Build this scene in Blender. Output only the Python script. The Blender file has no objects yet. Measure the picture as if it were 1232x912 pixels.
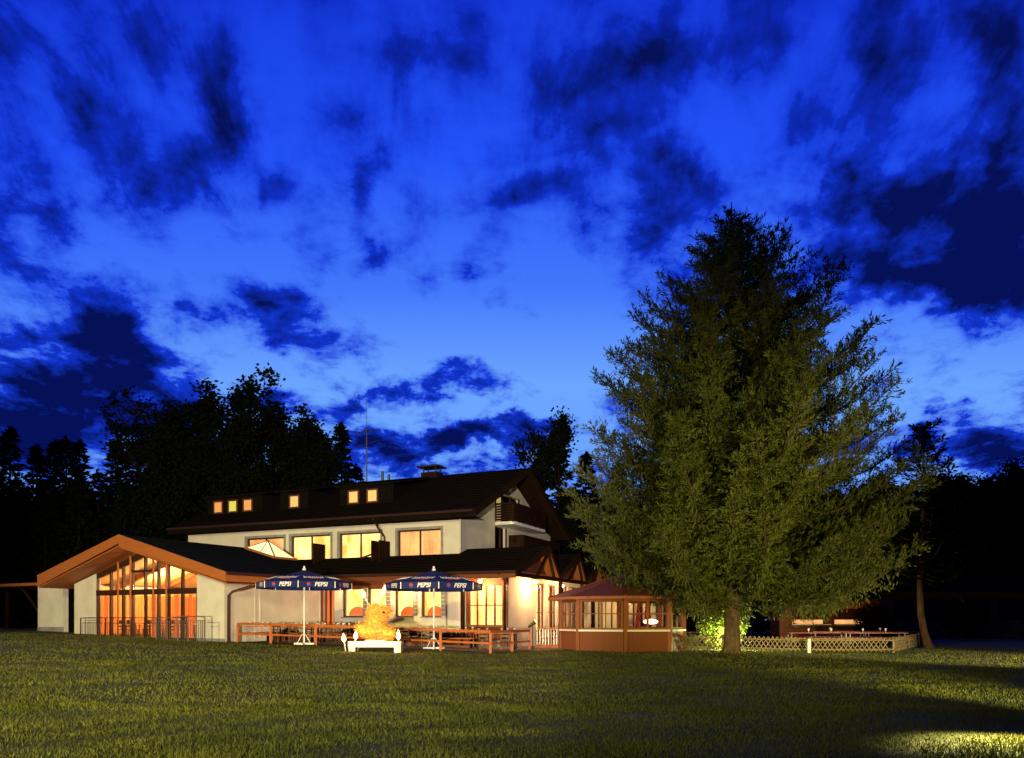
import bpy, math, random
import numpy as np
from mathutils import Matrix, Vector
R = math.radians
S = bpy.context.scene
col = S.collection
random.seed(7)

# ------------------------------------------------------------------ camera
cd = bpy.data.cameras.new('camera'); cam = bpy.data.objects.new('camera', cd); col.objects.link(cam)
cam.location = (0, 0, 1.55); cam.rotation_euler = (R(90), 0, 0)
cd.sensor_width = 36; cd.lens = 27.76; cd.shift_y = 0.2346; cd.clip_end = 2000; cd.clip_start = 0.05
S.camera = cam
S.view_settings.view_transform = 'Standard'; S.view_settings.look = 'None'
S.view_settings.exposure = 0; S.view_settings.gamma = 1; S.view_settings.use_curve_mapping = False
S.cycles.max_bounces = 5; S.cycles.diffuse_bounces = 3; S.cycles.glossy_bounces = 2
S.cycles.transmission_bounces = 3; S.cycles.transparent_max_bounces = 12
S.cycles.use_denoising = True
S.cycles.sample_clamp_indirect = 3.0
S.cycles.caustics_reflective = False; S.cycles.caustics_refractive = False

# ------------------------------------------------------------------ dusk sky (depends on direction only)
W = bpy.data.worlds.new('World'); S.world = W; W.use_nodes = True
nt = W.node_tree; N = nt.nodes; L = nt.links; N.clear()
out = N.new('ShaderNodeOutputWorld'); bg = N.new('ShaderNodeBackground'); L.new(bg.outputs[0], out.inputs[0])
def lk(a, b): L.new(a, b)
def mth(op, a, b=None, c=None, clamp=False):
    n = N.new('ShaderNodeMath'); n.operation = op; n.use_clamp = clamp
    for i, v in enumerate((a, b, c)):
        if v is None: continue
        if isinstance(v, (int, float)): n.inputs[i].default_value = v
        else: lk(v, n.inputs[i])
    return n.outputs[0]
def comb(x, y, z=0.0):
    n = N.new('ShaderNodeCombineXYZ')
    for i, v in enumerate((x, y, z)):
        if isinstance(v, (int, float)): n.inputs[i].default_value = v
        else: lk(v, n.inputs[i])
    return n.outputs[0]
def vmth(op, a, b):
    n = N.new('ShaderNodeVectorMath'); n.operation = op
    for i, v in enumerate((a, b)):
        if isinstance(v, tuple): n.inputs[i].default_value = v
        else: lk(v, n.inputs[i])
    return n
def noise(vec, scale, det, rough=.55, dist=0.0):
    n = N.new('ShaderNodeTexNoise'); n.inputs['Scale'].default_value = scale; n.inputs['Detail'].default_value = det
    n.inputs['Roughness'].default_value = rough; n.inputs['Distortion'].default_value = dist
    lk(vec, n.inputs['Vector']); return n
def ramp(fac, stops):
    n = N.new('ShaderNodeValToRGB'); lk(fac, n.inputs[0]); e = n.color_ramp.elements
    while len(e) < len(stops): e.new(.5)
    for el, (p, c) in zip(e, stops): el.position = p; el.color = (*c, 1)
    return n.outputs[0]
def mixc(fac, a, b):
    n = N.new('ShaderNodeMix'); n.data_type = 'RGBA'
    if isinstance(fac, (int, float)): n.inputs[0].default_value = fac
    else: lk(fac, n.inputs[0])
    for i, v in ((6, a), (7, b)):
        if isinstance(v, tuple): n.inputs[i].default_value = (*v, 1)
        else: lk(v, n.inputs[i])
    return n.outputs[2]
tc = N.new('ShaderNodeTexCoord'); sp = N.new('ShaderNodeSeparateXYZ'); lk(tc.outputs['Generated'], sp.inputs[0])
dx, dy, dz = sp.outputs
ysafe = mth('MAXIMUM', dy, .12)
u = mth('DIVIDE', dx, ysafe); v = mth('DIVIDE', dz, ysafe)
uv = comb(u, v)
# cloud deck coordinates: streaks converge at the horizon
zz = mth('ADD', mth('MAXIMUM', dz, 0.0), .10)
cp = comb(mth('DIVIDE', dx, zz), mth('MULTIPLY', mth('DIVIDE', dy, zz), .30))
uvz = comb(u, v, .3)
n1 = noise(comb(mth('DIVIDE', u, mth('ADD', mth('MULTIPLY', v, .75), .55)), mth('MULTIPLY', v, .40), .7), 8.5, 7, .60, .35)
vp = mth('DIVIDE', 1.0, mth('ADD', mth('MAXIMUM', v, 0.0), .35))
n2 = noise(comb(mth('MULTIPLY', mth('MULTIPLY', u, vp), .70), mth('MULTIPLY', vp, .85), .3), 11.0, 9, .64, .2)
n3 = noise(uvz, 3.0, 4, .55)
# warp for blob edges
wn = noise(uvz, 5.0, 6, .62)
wv = vmth('SCALE', vmth('SUBTRACT', wn.outputs['Color'], (.5, .5, .5)).outputs[0], (0, 0, 0)); wv.inputs['Scale'].default_value = .22
uvw = vmth('ADD', uv, wv.outputs[0]).outputs[0]
def blob(px, py, rx, ry, amp, rot=0):
    cu, cv = (px - 616) / 950, (745 - py) / 950
    d = vmth('SUBTRACT', uvw, (cu, cv, 0)).outputs[0]
    if rot:
        r = N.new('ShaderNodeVectorRotate'); r.rotation_type = 'Z_AXIS'; r.inputs['Angle'].default_value = R(-rot); lk(d, r.inputs['Vector']); d = r.outputs[0]
    d = vmth('MULTIPLY', d, (950 / rx, 950 / ry, 0)).outputs[0]
    q = vmth('DOT_PRODUCT', d, d).outputs['Value']
    return mth('MULTIPLY', mth('EXPONENT', mth('MULTIPLY', q, -1.0)), amp)
BL = [(20, 470, 150, 90, .68, 0), (150, 450, 120, 45, .40, -25), (110, 375, 70, 45, .45, 0), (60, 250, 75, 26, .60, 0), (120, 60, 60, 130, .62, 25), (235, 100, 32, 85, .62, 5), (10, 20, 50, 60, .5, 0),
      (180, 190, 60, 40, .35, 0), (335, 355, 42, 34, .66, 0), (365, 400, 60, 24, .42, -20), (435, 225, 26, 60, .52, 0), (320, 235, 40, 36, .46, 0), (520, 350, 30, 16, .4, 20), (235, 385, 36, 18, .4, 0), (620, 360, 30, 20, .4, 0), (540, 70, 60, 45, .40, 0), (440, 305, 34, 34, .48, 0), (560, 320, 60, 20, .42, 20),
      (640, 240, 55, 40, .52, 0), (600, 310, 40, 30, .2, 0), (710, 100, 50, 80, .6, -15), (800, 50, 70, 60, .5, 0), (820, 200, 40, 50, .5, 0), (920, 30, 60, 60, .35, 0), (750, 280, 55, 30, .34, 0),
      (1060, 60, 55, 90, .72, 0), (1030, 240, 80, 45, .72, 0), (1120, 230, 90, 50, .55, 0), (1200, 200, 60, 150, .75, -20), (1130, 335, 130, 42, .80, 0), (1220, 20, 60, 70, .6, 0), (1010, 320, 60, 22, .4, 0), (1225, 330, 80, 60, .5, 0),
      (500, 470, 175, 15, .62, 3), (545, 530, 150, 26, .66, 6), (430, 545, 90, 22, .45, 0), (370, 495, 60, 14, .26, 0), (80, 520, 170, 45, .62, 0), (1180, 520, 130, 24, .40, 4), (1190, 560, 130, 26, .52, 0), (1130, 500, 60, 6, .25, 10),
      (480, 400, 200, 80, -.34, 0), (640, 430, 90, 60, -.32, 0), (1090, 430, 110, 45, -.42, 0), (260, 300, 80, 60, -.25, 0), (870, 170, 50, 70, -.28, 10), (690, 370, 80, 60, -.26, 0), (330, 80, 40, 80, -.2, 0), (600, 502, 80, 8, -.32, 5), (690, 480, 60, 22, -.3, 0), (380, 510, 50, 10, -.2, 0), (560, 548, 130, 5, -.2, 3)]
tot = None
for b in BL:
    q = blob(*b); tot = q if tot is None else mth('ADD', tot, q)
top = mth('SMOOTH_MIN', mth('MAXIMUM', mth('MULTIPLY', mth('SUBTRACT', v, .22), 2.2), 0.0), 1.0, .1)
nz = mth('ADD', mth('MULTIPLY', mth('MULTIPLY', mth('SUBTRACT', n1.outputs[0], .5), 2.15), top), mth('MULTIPLY', mth('SUBTRACT', n2.outputs[0], .50), mth('SUBTRACT', 2.9, mth('MULTIPLY', top, 1.8))))
dens = mth('ADD', mth('ADD', mth('MULTIPLY', tot, mth('ADD', .46, mth('MULTIPLY', n3.outputs[0], .80))), nz), mth('ADD', .13, mth('MULTIPLY', top, .05)))
cl = N.new('ShaderNodeMapRange'); cl.interpolation_type = 'SMOOTHSTEP'; lk(dens, cl.inputs[0]); cl.inputs[1].default_value = -.05; cl.inputs[2].default_value = 1.12
vr = N.new('ShaderNodeMapRange'); lk(v, vr.inputs[0]); vr.inputs[1].default_value = .1; vr.inputs[2].default_value = .8
clear = ramp(vr.outputs[0], [(0, (.15, .36, 1.0)), (.28, (.15, .38, 1.0)), (.45, (.055, .19, .97)), (.7, (.016, .085, .95)), (1, (.008, .045, .75))])
mid = ramp(vr.outputs[0], [(0, (.008, .045, .62)), (.3, (.007, .045, .75)), (1, (.004, .022, .50))])
c1 = ramp(cl.outputs[0], [(0, (0, 0, 0)), (.42, (1, 1, 1)), (1, (1, 1, 1))])
c2 = ramp(cl.outputs[0], [(0.34, (0, 0, 0)), (.86, (1, 1, 1)), (1, (1, 1, 1))])
skyc = mixc(c2, mixc(c1, clear, mid), (.0016, .0055, .095))
# away from the afterglow the sky is much deeper
back = N.new('ShaderNodeMapRange'); lk(dy, back.inputs[0]); back.inputs[1].default_value = .05; back.inputs[2].default_value = .6
skyc = mixc(back.outputs[0], (.0012, .003, .030), skyc)
lk(skyc, bg.inputs[0]); bg.inputs[1].default_value = 1.0

# ------------------------------------------------------------------ outdoor floodlights (the sun is down)
def spot(name, loc, target, power, size, blend, color, rad=.15):
    l = bpy.data.lights.new(name, 'SPOT'); l.energy = power; l.spot_size = R(size); l.spot_blend = blend; l.color = color; l.shadow_soft_size = rad
    o = bpy.data.objects.new(name, l); col.objects.link(o); o.location = loc
    o.rotation_euler = (Vector(target) - Vector(loc)).to_track_quat('-Z', 'Y').to_euler(); return o
def point(name, loc, power, color, rad=.06, parent=None):
    l = bpy.data.lights.new(name, 'POINT'); l.energy = power; l.color = color; l.shadow_soft_size = rad
    o = bpy.data.objects.new(name, l); col.objects.link(o); o.location = loc
    if parent: o.parent = parent
    return o
spot('floodlight_building', (-4.0, -25, .7), (-10.8, 40, 4.5), 150000, 30, .35, (1, .83, .60), .25)
spot('floodlight_tree', (9.3, 8.6, .35), (9.9, 34, 6.4), 23000, 42, .9, (1, .82, .27))
spot('floodlight_lawn', (-20, -14, 12), (-13, 19, 0), 70000, 72, 1.0, (1, .86, .28), .3)
spot('floodlight_edge', (25, 15, 3.4), (16.5, 35, 0), 40000, 34, 1.0, (1, .80, .36), .2)
spot('floodlight_spill', (7.3, 10.1, 1.5), (6.35, 9.75, 0), 5200, 66, 1.0, (1, .86, .36), .1)
# ------------------------------------------------------------------ materials
MC = {}
def mat(name, c, rough=.7, c2=None, scale=3.0, emit=0, metal=0, bump=0, kind='noise', stretch=(1, 1, 1), det=5, bscale=None, spec=.3, alpha=None):
    if name in MC: return MC[name]
    m = bpy.data.materials.new(name); m.use_nodes = True; t = m.node_tree; b = t.nodes['Principled BSDF']
    b.inputs['Roughness'].default_value = rough; b.inputs['Metallic'].default_value = metal; b.inputs['Specular IOR Level'].default_value = spec
    b.inputs['Base Color'].default_value = (*c, 1)
    if c2 is not None or bump:
        tcn = t.nodes.new('ShaderNodeTexCoord'); mp = t.nodes.new('ShaderNodeMapping'); t.links.new(tcn.outputs['Object'], mp.inputs[0]); mp.inputs['Scale'].default_value = stretch
    if c2 is not None:
        if kind == 'noise':
            x = t.nodes.new('ShaderNodeTexNoise'); x.inputs['Scale'].default_value = scale; x.inputs['Detail'].default_value = det; f = x.outputs[0]
        else:
            x = t.nodes.new('ShaderNodeTexWave'); x.inputs['Scale'].default_value = scale; x.inputs['Distortion'].default_value = 1.2; x.inputs['Detail'].default_value = 3; f = x.outputs['Fac']
            x.bands_direction = kind
        t.links.new(mp.outputs[0], x.inputs[0])
        r = t.nodes.new('ShaderNodeValToRGB'); r.color_ramp.elements[0].position = .32; r.color_ramp.elements[1].position = .68
        r.color_ramp.elements[0].color = (*c, 1); r.color_ramp.elements[1].color = (*c2, 1)
        t.links.new(f, r.inputs[0]); t.links.new(r.outputs[0], b.inputs['Base Color'])
        if emit: t.links.new(r.outputs[0], b.inputs['Emission Color'])
    if emit:
        b.inputs['Emission Strength'].default_value = emit
        if c2 is None: b.inputs['Emission Color'].default_value = (*c, 1)
    if bump:
        x = t.nodes.new('ShaderNodeTexNoise'); x.inputs['Scale'].default_value = bscale or scale * 4; x.inputs['Detail'].default_value = 4; t.links.new(mp.outputs[0], x.inputs[0])
        bn = t.nodes.new('ShaderNodeBump'); bn.inputs['Strength'].default_value = bump; bn.inputs['Distance'].default_value = .03
        t.links.new(x.outputs[0], bn.inputs['Height']); t.links.new(bn.outputs[0], b.inputs['Normal'])
    MC[name] = m; return m
def dull(m):
    b = m.node_tree.nodes['Principled BSDF']; b.inputs['Specular IOR Level'].default_value = 0; b.inputs['Roughness'].default_value = 1; return m
def glassmat(name, tint=(1, 1, 1), gl=.10):
    m = bpy.data.materials.new(name); m.use_nodes = True; t = m.node_tree; t.nodes.clear()
    o = t.nodes.new('ShaderNodeOutputMaterial'); mx = t.nodes.new('ShaderNodeMixShader'); a = t.nodes.new('ShaderNodeBsdfTransparent'); g = t.nodes.new('ShaderNodeBsdfGlossy')
    a.inputs[0].default_value = (*tint, 1); g.inputs['Roughness'].default_value = .03; mx.inputs[0].default_value = gl
    t.links.new(a.outputs[0], mx.inputs[1]); t.links.new(g.outputs[0], mx.inputs[2]); t.links.new(mx.outputs[0], o.inputs[0]); return m
PLASTER = mat('plaster', (.66, .62, .53), .9, (.55, .51, .43), 1.2, bump=.25, bscale=30)
PLINTH = mat('plinth', (.20, .19, .20), .9, (.28, .27, .27), 3)
SOFFIT = mat('soffit_boards', (.42, .135, .032), .6, (.30, .09, .02), 6, kind='X', stretch=(.3, 6, 1))
FASCIA = mat('fascia_wood', (.40, .125, .028), .55, (.31, .09, .02), 4, stretch=(1, 1, 8))
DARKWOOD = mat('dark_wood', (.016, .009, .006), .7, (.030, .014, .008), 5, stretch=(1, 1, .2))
FRAME = mat('window_wood', (.035, .014, .007), .5)
CLAD = mat('red_brown_cladding', (.16, .045, .016), .65, (.11, .03, .011), 5, kind='X', stretch=(4, 4, .2))
GAZ = mat('gazebo_wood', (.24, .072, .028), .6, (.17, .05, .02), 4.5, kind='X', stretch=(2.2, 2.2, .05))
GAZPOST = mat('gazebo_post_wood', (.28, .09, .036), .6, (.21, .065, .027), 4, stretch=(1, 1, .2))
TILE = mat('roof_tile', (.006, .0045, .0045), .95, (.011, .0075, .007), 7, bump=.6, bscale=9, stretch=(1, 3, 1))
TILEBLUE = mat('slate_sheet', (.007, .009, .012), .8, (.011, .013, .017), 4, bump=.3, bscale=12)
TILERED = mat('red_tile', (.16, .035, .018), .8, (.10, .022, .013), 9, bump=.6, bscale=14)
WHITE = mat('white_paint', (.78, .76, .72), .5)
METAL = mat('dark_metal', (.06, .055, .05), .4, metal=.6)
RAILM = mat('steel_rail', (.30, .28, .26), .35, metal=.7)
COPPER = mat('copper_pipe', (.07, .03, .016), .45, metal=.5)
RAILW = mat('rail_wood', (.48, .125, .03), .6, (.36, .09, .022), 3, stretch=(1, 1, 1))
LATT = mat('weathered_lattice', (.26, .20, .10), .8, (.16, .12, .06), 6)
REDT = mat('red_table_paint', (.32, .045, .022), .4, (.22, .03, .016), 3)
NAVY = mat('navy_canvas', (.008, .014, .085), .8, (.011, .019, .11), 3)
REDC = mat('red_canvas', (.42, .02, .015), .8)
CURT = mat('lit_curtain', (.98, .66, .24), .8, (.70, .30, .06), .8, emit=2.1, det=3, stretch=(1.6, 1, .8))
CURTO = mat('lit_orange_drape', (.75, .16, .03), .8, (.60, .10, .015), 2.0, emit=.75, kind='X', stretch=(6, 1, .2))
CURTP = mat('lit_peach_blind', (.90, .46, .17), .8, (.55, .24, .08), .9, emit=1.15, det=3, stretch=(1.5, 1, .8))
BLINDY = mat('lit_yellow_blind', (.62, .60, .13), .8, (.5, .48, .10), 3, emit=.62, kind='X', stretch=(8, 1, .1))
BLINDO = mat('lit_orange_blind', (.75, .34, .12), .8, (.6, .26, .09), 3, emit=.62, kind='X', stretch=(8, 1, .1))
BLINDC = mat('lit_cream_blind', (.70, .50, .19), .8, (.55, .38, .14), 3, emit=.66, kind='X', stretch=(8, 1, .1))
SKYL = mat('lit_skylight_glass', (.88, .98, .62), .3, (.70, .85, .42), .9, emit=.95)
FLAME = mat('flame', (1, .50, .16), .5, emit=9)
BULB = mat('lamp_glass', (1, .50, .18), .5, emit=12)
CANDLE = mat('red_candle_glass', (1, .10, .03), .4, emit=3)
GLINT = mat('glassware', (.7, .68, .62), .15)
GLASS = glassmat('window_glass')
BARK = mat('spruce_bark', (.15, .10, .065), .9, (.075, .05, .032), 9, bump=.9, bscale=18, stretch=(1, 1, .35))
BARKR = mat('pine_bark', (.20, .11, .065), .9, (.11, .06, .035), 8, bump=.9, bscale=16, stretch=(1, 1, .4))
def leafmat(name, a, b, sc=1.5, rough=.65):
    m = mat(name, a, rough, b, sc); return m
NEEDLE = leafmat('spruce_needles', (.026, .036, .005), (.080, .092, .011), 1.3)
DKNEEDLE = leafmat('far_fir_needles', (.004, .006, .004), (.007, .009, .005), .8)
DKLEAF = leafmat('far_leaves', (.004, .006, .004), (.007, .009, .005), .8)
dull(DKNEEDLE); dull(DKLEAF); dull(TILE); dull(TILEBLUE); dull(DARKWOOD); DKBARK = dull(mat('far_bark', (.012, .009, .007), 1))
SHRUB = leafmat('shrub_leaves', (.14, .20, .03), (.22, .30, .05), 2)
STRAW = mat('yellow_flowers', (.94, .60, .13), .8, (.66, .26, .03), 13, bump=.9, bscale=30)
GRASSM = leafmat('grass_blades', (.055, .074, .005), (.125, .130, .012), .45)
SOIL = mat('lawn_soil', (.038, .042, .010), .95, (.075, .078, .016), 1.3, bump=.8, bscale=14)
PAVE = mat('paving', (.12, .09, .075), .85, (.16, .12, .10), 6)

# ------------------------------------------------------------------ mesh helper
class MB:
    def __init__(s, M=None): s.v = []; s.f = []; s.M = M
    def add(s, vs, fs):
        n = len(s.v); s.v += [tuple(p) for p in vs]; s.f += [tuple(i + n for i in f) for f in fs]; return s
    def box(s, x0, x1, y0, y1, z0, z1):
        return s.add([(x0, y0, z0), (x1, y0, z0), (x1, y1, z0), (x0, y1, z0), (x0, y0, z1), (x1, y0, z1), (x1, y1, z1), (x0, y1, z1)],
                     [(0, 3, 2, 1), (4, 5, 6, 7), (0, 1, 5, 4), (1, 2, 6, 5), (2, 3, 7, 6), (3, 0, 4, 7)])
    def prism(s, pts, y0, y1):            # polygon in xz, extruded in y
        n = len(pts)
        return s.add([(x, y0, z) for x, z in pts] + [(x, y1, z) for x, z in pts],
                     [tuple(range(n)), tuple(range(2 * n - 1, n - 1, -1))] + [(i, n + i, n + (i + 1) % n, (i + 1) % n) for i in range(n)])
    def slab(s, pts, off):                # 3D polygon + offset vector
        n = len(pts); o = Vector(off)
        return s.add([tuple(p) for p in pts] + [tuple(Vector(p) + o) for p in pts],
                     [tuple(range(n)), tuple(range(2 * n - 1, n - 1, -1))] + [(i, n + i, n + (i + 1) % n, (i + 1) % n) for i in range(n)])
    def bar(s, p, q, w, h=None, up=(0, 0, 1)):
        p = Vector(p); q = Vector(q); h = h or w; d = (q - p).normalized(); u = Vector(up)
        if abs(d.dot(u)) > .95: u = Vector((0, 1, 0))
        a = d.cross(u).normalized() * (w / 2); b = a.cross(d).normalized() * (h / 2)
        vs = [c + sa * a + sb * b for c in (p, q) for sa, sb in ((-1, -1), (1, -1), (1, 1), (-1, 1))]
        return s.add(vs, [(0, 1, 2, 3), (7, 6, 5, 4), (0, 4, 5, 1), (1, 5, 6, 2), (2, 6, 7, 3), (3, 7, 4, 0)])
    def tube(s, path, rad, n=8):
        path = [Vector(p) for p in path]; k = len(path)
        rad = [float(rad)] * k if isinstance(rad, (int, float)) else [float(r_) for r_ in rad]
        base = len(s.v); vs = []; ref = None
        for i, p in enumerate(path):
            d = (path[min(i + 1, k - 1)] - path[max(i - 1, 0)]).normalized()
            if ref is None: ref = Vector((1, 0, 0)) if abs(d.x) < .8 else Vector((0, 1, 0))
            a = d.cross(ref).normalized(); b = a.cross(d).normalized(); ref = b
            for j in range(n):
                t = 2 * math.pi * j / n; vs.append(p + rad[i] * (math.cos(t) * a + math.sin(t) * b))
        fs = [(i * n + j, i * n + (j + 1) % n, (i + 1) * n + (j + 1) % n, (i + 1) * n + j) for i in range(k - 1) for j in range(n)]
        fs += [tuple(range(n - 1, -1, -1)), tuple(range((k - 1) * n, k * n))]
        return s.add(vs, fs)
    def lathe(s, prof, c=(0, 0, 0), n=14):
        k = len(prof); vs = [(c[0] + r * math.cos(2 * math.pi * j / n), c[1] + r * math.sin(2 * math.pi * j / n), c[2] + z) for r, z in prof for j in range(n)]
        fs = [(i * n + j, i * n + (j + 1) % n, (i + 1) * n + (j + 1) % n, (i + 1) * n + j) for i in range(k - 1) for j in range(n)]
        fs += [tuple(range(n - 1, -1, -1)), tuple(range((k - 1) * n, k * n))]
        return s.add(vs, fs)
    def build(s, name, m, parent=None, smooth=False, loc=None):
        me = bpy.data.meshes.new(name)
        vs = s.v if s.M is None else [tuple(s.M @ Vector(p)) for p in s.v]
        me.from_pydata(vs, [], s.f); me.materials.append(m)
        if smooth: me.polygons.foreach_set('use_smooth', [True] * len(me.polygons))
        o = bpy.data.objects.new(name, me); col.objects.link(o)
        if parent: o.parent = parent
        if loc: o.location = loc
        return o
def npmesh(name, V, k, m, parent=None):   # V: (n*k,3) array, faces of k consecutive verts
    V = np.asarray(V, dtype=np.float32); nf = len(V) // k; me = bpy.data.meshes.new(name)
    me.vertices.add(len(V)); me.vertices.foreach_set('co', V.ravel()); me.loops.add(len(V)); me.loops.foreach_set('vertex_index', np.arange(len(V), dtype=np.int32))
    me.polygons.add(nf); me.polygons.foreach_set('loop_start', np.arange(0, len(V), k, dtype=np.int32)); me.polygons.foreach_set('loop_total', np.full(nf, k, dtype=np.int32))
    me.update(calc_edges=True); me.materials.append(m); o = bpy.data.objects.new(name, me); col.objects.link(o)
    if parent: o.parent = parent
    return o
def tag(o, label=None, cat=None, group=None, kind=None):
    if label: o['label'] = label
    if cat: o['category'] = cat
    if group: o['group'] = group
    if kind: o['kind'] = kind
    return o
def empty(name, loc, rz=0, label=None, cat=None, group=None):
    o = bpy.data.objects.new(name, None); col.objects.link(o); o.location = loc; o.rotation_euler = (0, 0, rz); o.empty_display_size = .3
    return tag(o, label, cat, group)
def copy_tree(o, parent=None):
    c = o.copy(); col.objects.link(c)
    if parent: c.parent = parent
    for ch in list(o.children): copy_tree(ch, c)
    return c
def place(proto, first, loc, rz, label, group=None, sc=1):
    o = proto if first else copy_tree(proto)
    o.location = loc; o.rotation_euler = (0, 0, rz); o['label'] = label; o.scale = (sc, sc, sc)
    if group: o['group'] = group
    return o

# ------------------------------------------------------------------ ground
GX = [-60, -30, -24, -14, -9, -1, 5, 10, 16, 22, 40, 80]; GZ = [1.2, .9, .76, .44, .37, .14, .08, .04, -.10, .08, .1, .1]
def gz(x, y):
    t = np.clip((np.asarray(y, dtype=float) - 8) / 26.0, 0, 1); t = t * t * (3 - 2 * t)
    return np.interp(x, GX, GZ) * t
def g1(x, y): return float(gz(x, y))
def at(px, D, z=None):
    x = (px - 616) / 950 * D
    return (x, D, g1(x, D) if z is None else z)
xs = np.concatenate([[-900, -400, -200, -100], np.arange(-60, 61, 1.5), [100, 200, 400, 900]]); ys = np.concatenate([[-300, -100, -30], np.arange(-10, 62, 1.5), [80, 120, 200, 400, 900]])
g = MB()
for y in ys:
    for x in xs: g.v.append((x, y, g1(x, y) + (.02 * math.sin(x * 1.3) * math.cos(y * 1.1) if 0 < y < 60 and abs(x) < 60 else 0)))
nx = len(xs)
g.f = [(j * nx + i, j * nx + i + 1, (j + 1) * nx + i + 1, (j + 1) * nx + i) for j in range(len(ys) - 1) for i in range(nx - 1)]
tag(g.build('lawn', SOIL, smooth=True), 'wide mown lawn sloping up to the inn', None, None, 'structure')
# grass blades
rs = np.random.RandomState(3)
def blades(n, y0, y1, wf, h, w):
    y = y0 + (y1 - y0) * rs.rand(n) ** 1.1; x = (rs.rand(n) * 2 - 1) * (y * .70 + 1.5)
    cl_ = np.sin(x * 2.1 + 3 * np.sin(y * .9)) * np.sin(y * 1.7 + 2 * np.sin(x * .7)) * .5 + .5
    keep = rs.rand(n) < .45 + .55 * cl_; x = x[keep]; y = y[keep]; cl_ = cl_[keep]; n = len(x)
    z = gz(x, y); a = rs.rand(n) * 2 * np.pi; hh = h * (.5 + .9 * rs.rand(n)) * (.7 + .6 * cl_); lx = rs.randn(n) * .45 * hh; ly = rs.randn(n) * .45 * hh
    ww = w * (.6 + .8 * rs.rand(n)); P = np.zeros((n, 3, 3))
    P[:, 0] = np.c_[x - np.cos(a) * ww, y - np.sin(a) * ww, z - .01]; P[:, 1] = np.c_[x + np.cos(a) * ww, y + np.sin(a) * ww, z - .01]; P[:, 2] = np.c_[x + lx, y + ly, z + hh]
    return P.reshape(-1, 3)
def ingarden(P):                           # keep blades off the terrace and the buildings
    c = P.reshape(-1, 3, 3)[:, 0]; x, y = c[:, 0], c[:, 1]
    e = np.interp(x, [-60, -22.5, -15.0, -12.5, -9, -1, .8, 2.2, 9, 60], [45, 42.8, 37.9, 36.8, 34.8, 31.4, 36.0, 35.2, 37, 37.5])
    return P.reshape(-1, 3, 3)[y < e + np.where(x > 9, 8, 0)].reshape(-1, 3)
BG = np.concatenate([blades(190000, 7.5, 14, 1, .040, .0065), blades(150000, 13, 24, 1, .045, .011), blades(110000, 23, 42, 1, .05, .02)])
tag(npmesh('grass', ingarden(BG), 3, GRASSM), 'short yellow green grass covering the lawn', 'grass', None, 'stuff')
# ------------------------------------------------------------------ glazed hall (front left)
HZ = .45
hall = empty('banquet_hall', (-13.84, 38, HZ), R(-28), 'low white hall with orange timber gable and tall glazed front, all panes glowing', 'building')
HM = Matrix.Translation((0, 0, -HZ))
def hm(): return MB(HM)
RX, SL = -5.84, .277
def zs(x): return 5.08 - SL * abs(x - RX)          # soffit
w = hm(); w.prism([(-1.9, .1), (0, .1), (0, zs(0)), (-1.9, zs(-1.9))], 0, .3); w.build('wall', PLASTER, hall)
w = hm(); w.prism([(-11.6, .1), (-9.75, .1), (-9.75, zs(-9.75)), (-11.6, zs(-11.6))], 0, .3); w.build('wall', PLASTER, hall)
w = hm(); w.box(-.3, 0, .302, 8.6, .1, zs(0) - .02); w.box(0, .035, 1.9, 2.0, .6, 3.3); w.box(0, .035, 2.25, 2.33, .6, 3.3); w.box(0, .05, .4, 6.6, 1.02, 1.09); w.build('side_wall', PLASTER, hall)
w = hm(); w.box(-11.6, -11.3, .302, 8.6, .1, zs(-11.6) - .02); w.build('side_wall', PLASTER, hall)
for q_ in ((-1.9, .02, .62), (-11.62, -9.75, .75)): hm().box(q_[0], q_[1], -.02, 0, .1, q_[2]).build('plinth', PLINTH, hall)
BACKW = mat('orange_boards', (.68, .27, .06), .7, (.42, .11, .02), 1.6, kind='Y', stretch=(1, 2, .1)); PINE = mat('pine_painted_light', (.80, .50, .20), .7, (.68, .40, .15), 5, stretch=(1, 4, 1))  # pale wood of upper wall and ceiling: lamplight put into the colour
hm().box(-11.28, -.32, 8.3, 8.55, .1, 2.95).build('back_wall', BACKW, hall)
hm().box(-11.28, -11.2, .33, 8.28, .56, 2.95).build('wood_lining', BACKW, hall)
hm().prism([(-11.2, 2.952), (-.32, 2.952), (-.32, 3.4), (RX, 4.9), (-11.28, 3.4)], 8.3, 8.5).build('back_gable', PINE, hall)
hm().box(-11.28, -11.2, .33, 8.28, 2.952, 3.36).build('wood_lining', PINE, hall)
for q_ in (-11.2, -.32): hm().slab([(q_, .33, zs(q_) - .07), (q_, 8.28, zs(q_) - .07), (RX, 8.28, zs(RX) - .07), (RX, .33, zs(RX) - .07)], (0, 0, .03)).build('ceiling', PINE, hall)
w = hm(); w.box(-11.28, -.32, .31, 8.28, .3, .55); w.build('floor', PAVE, hall)
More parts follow.
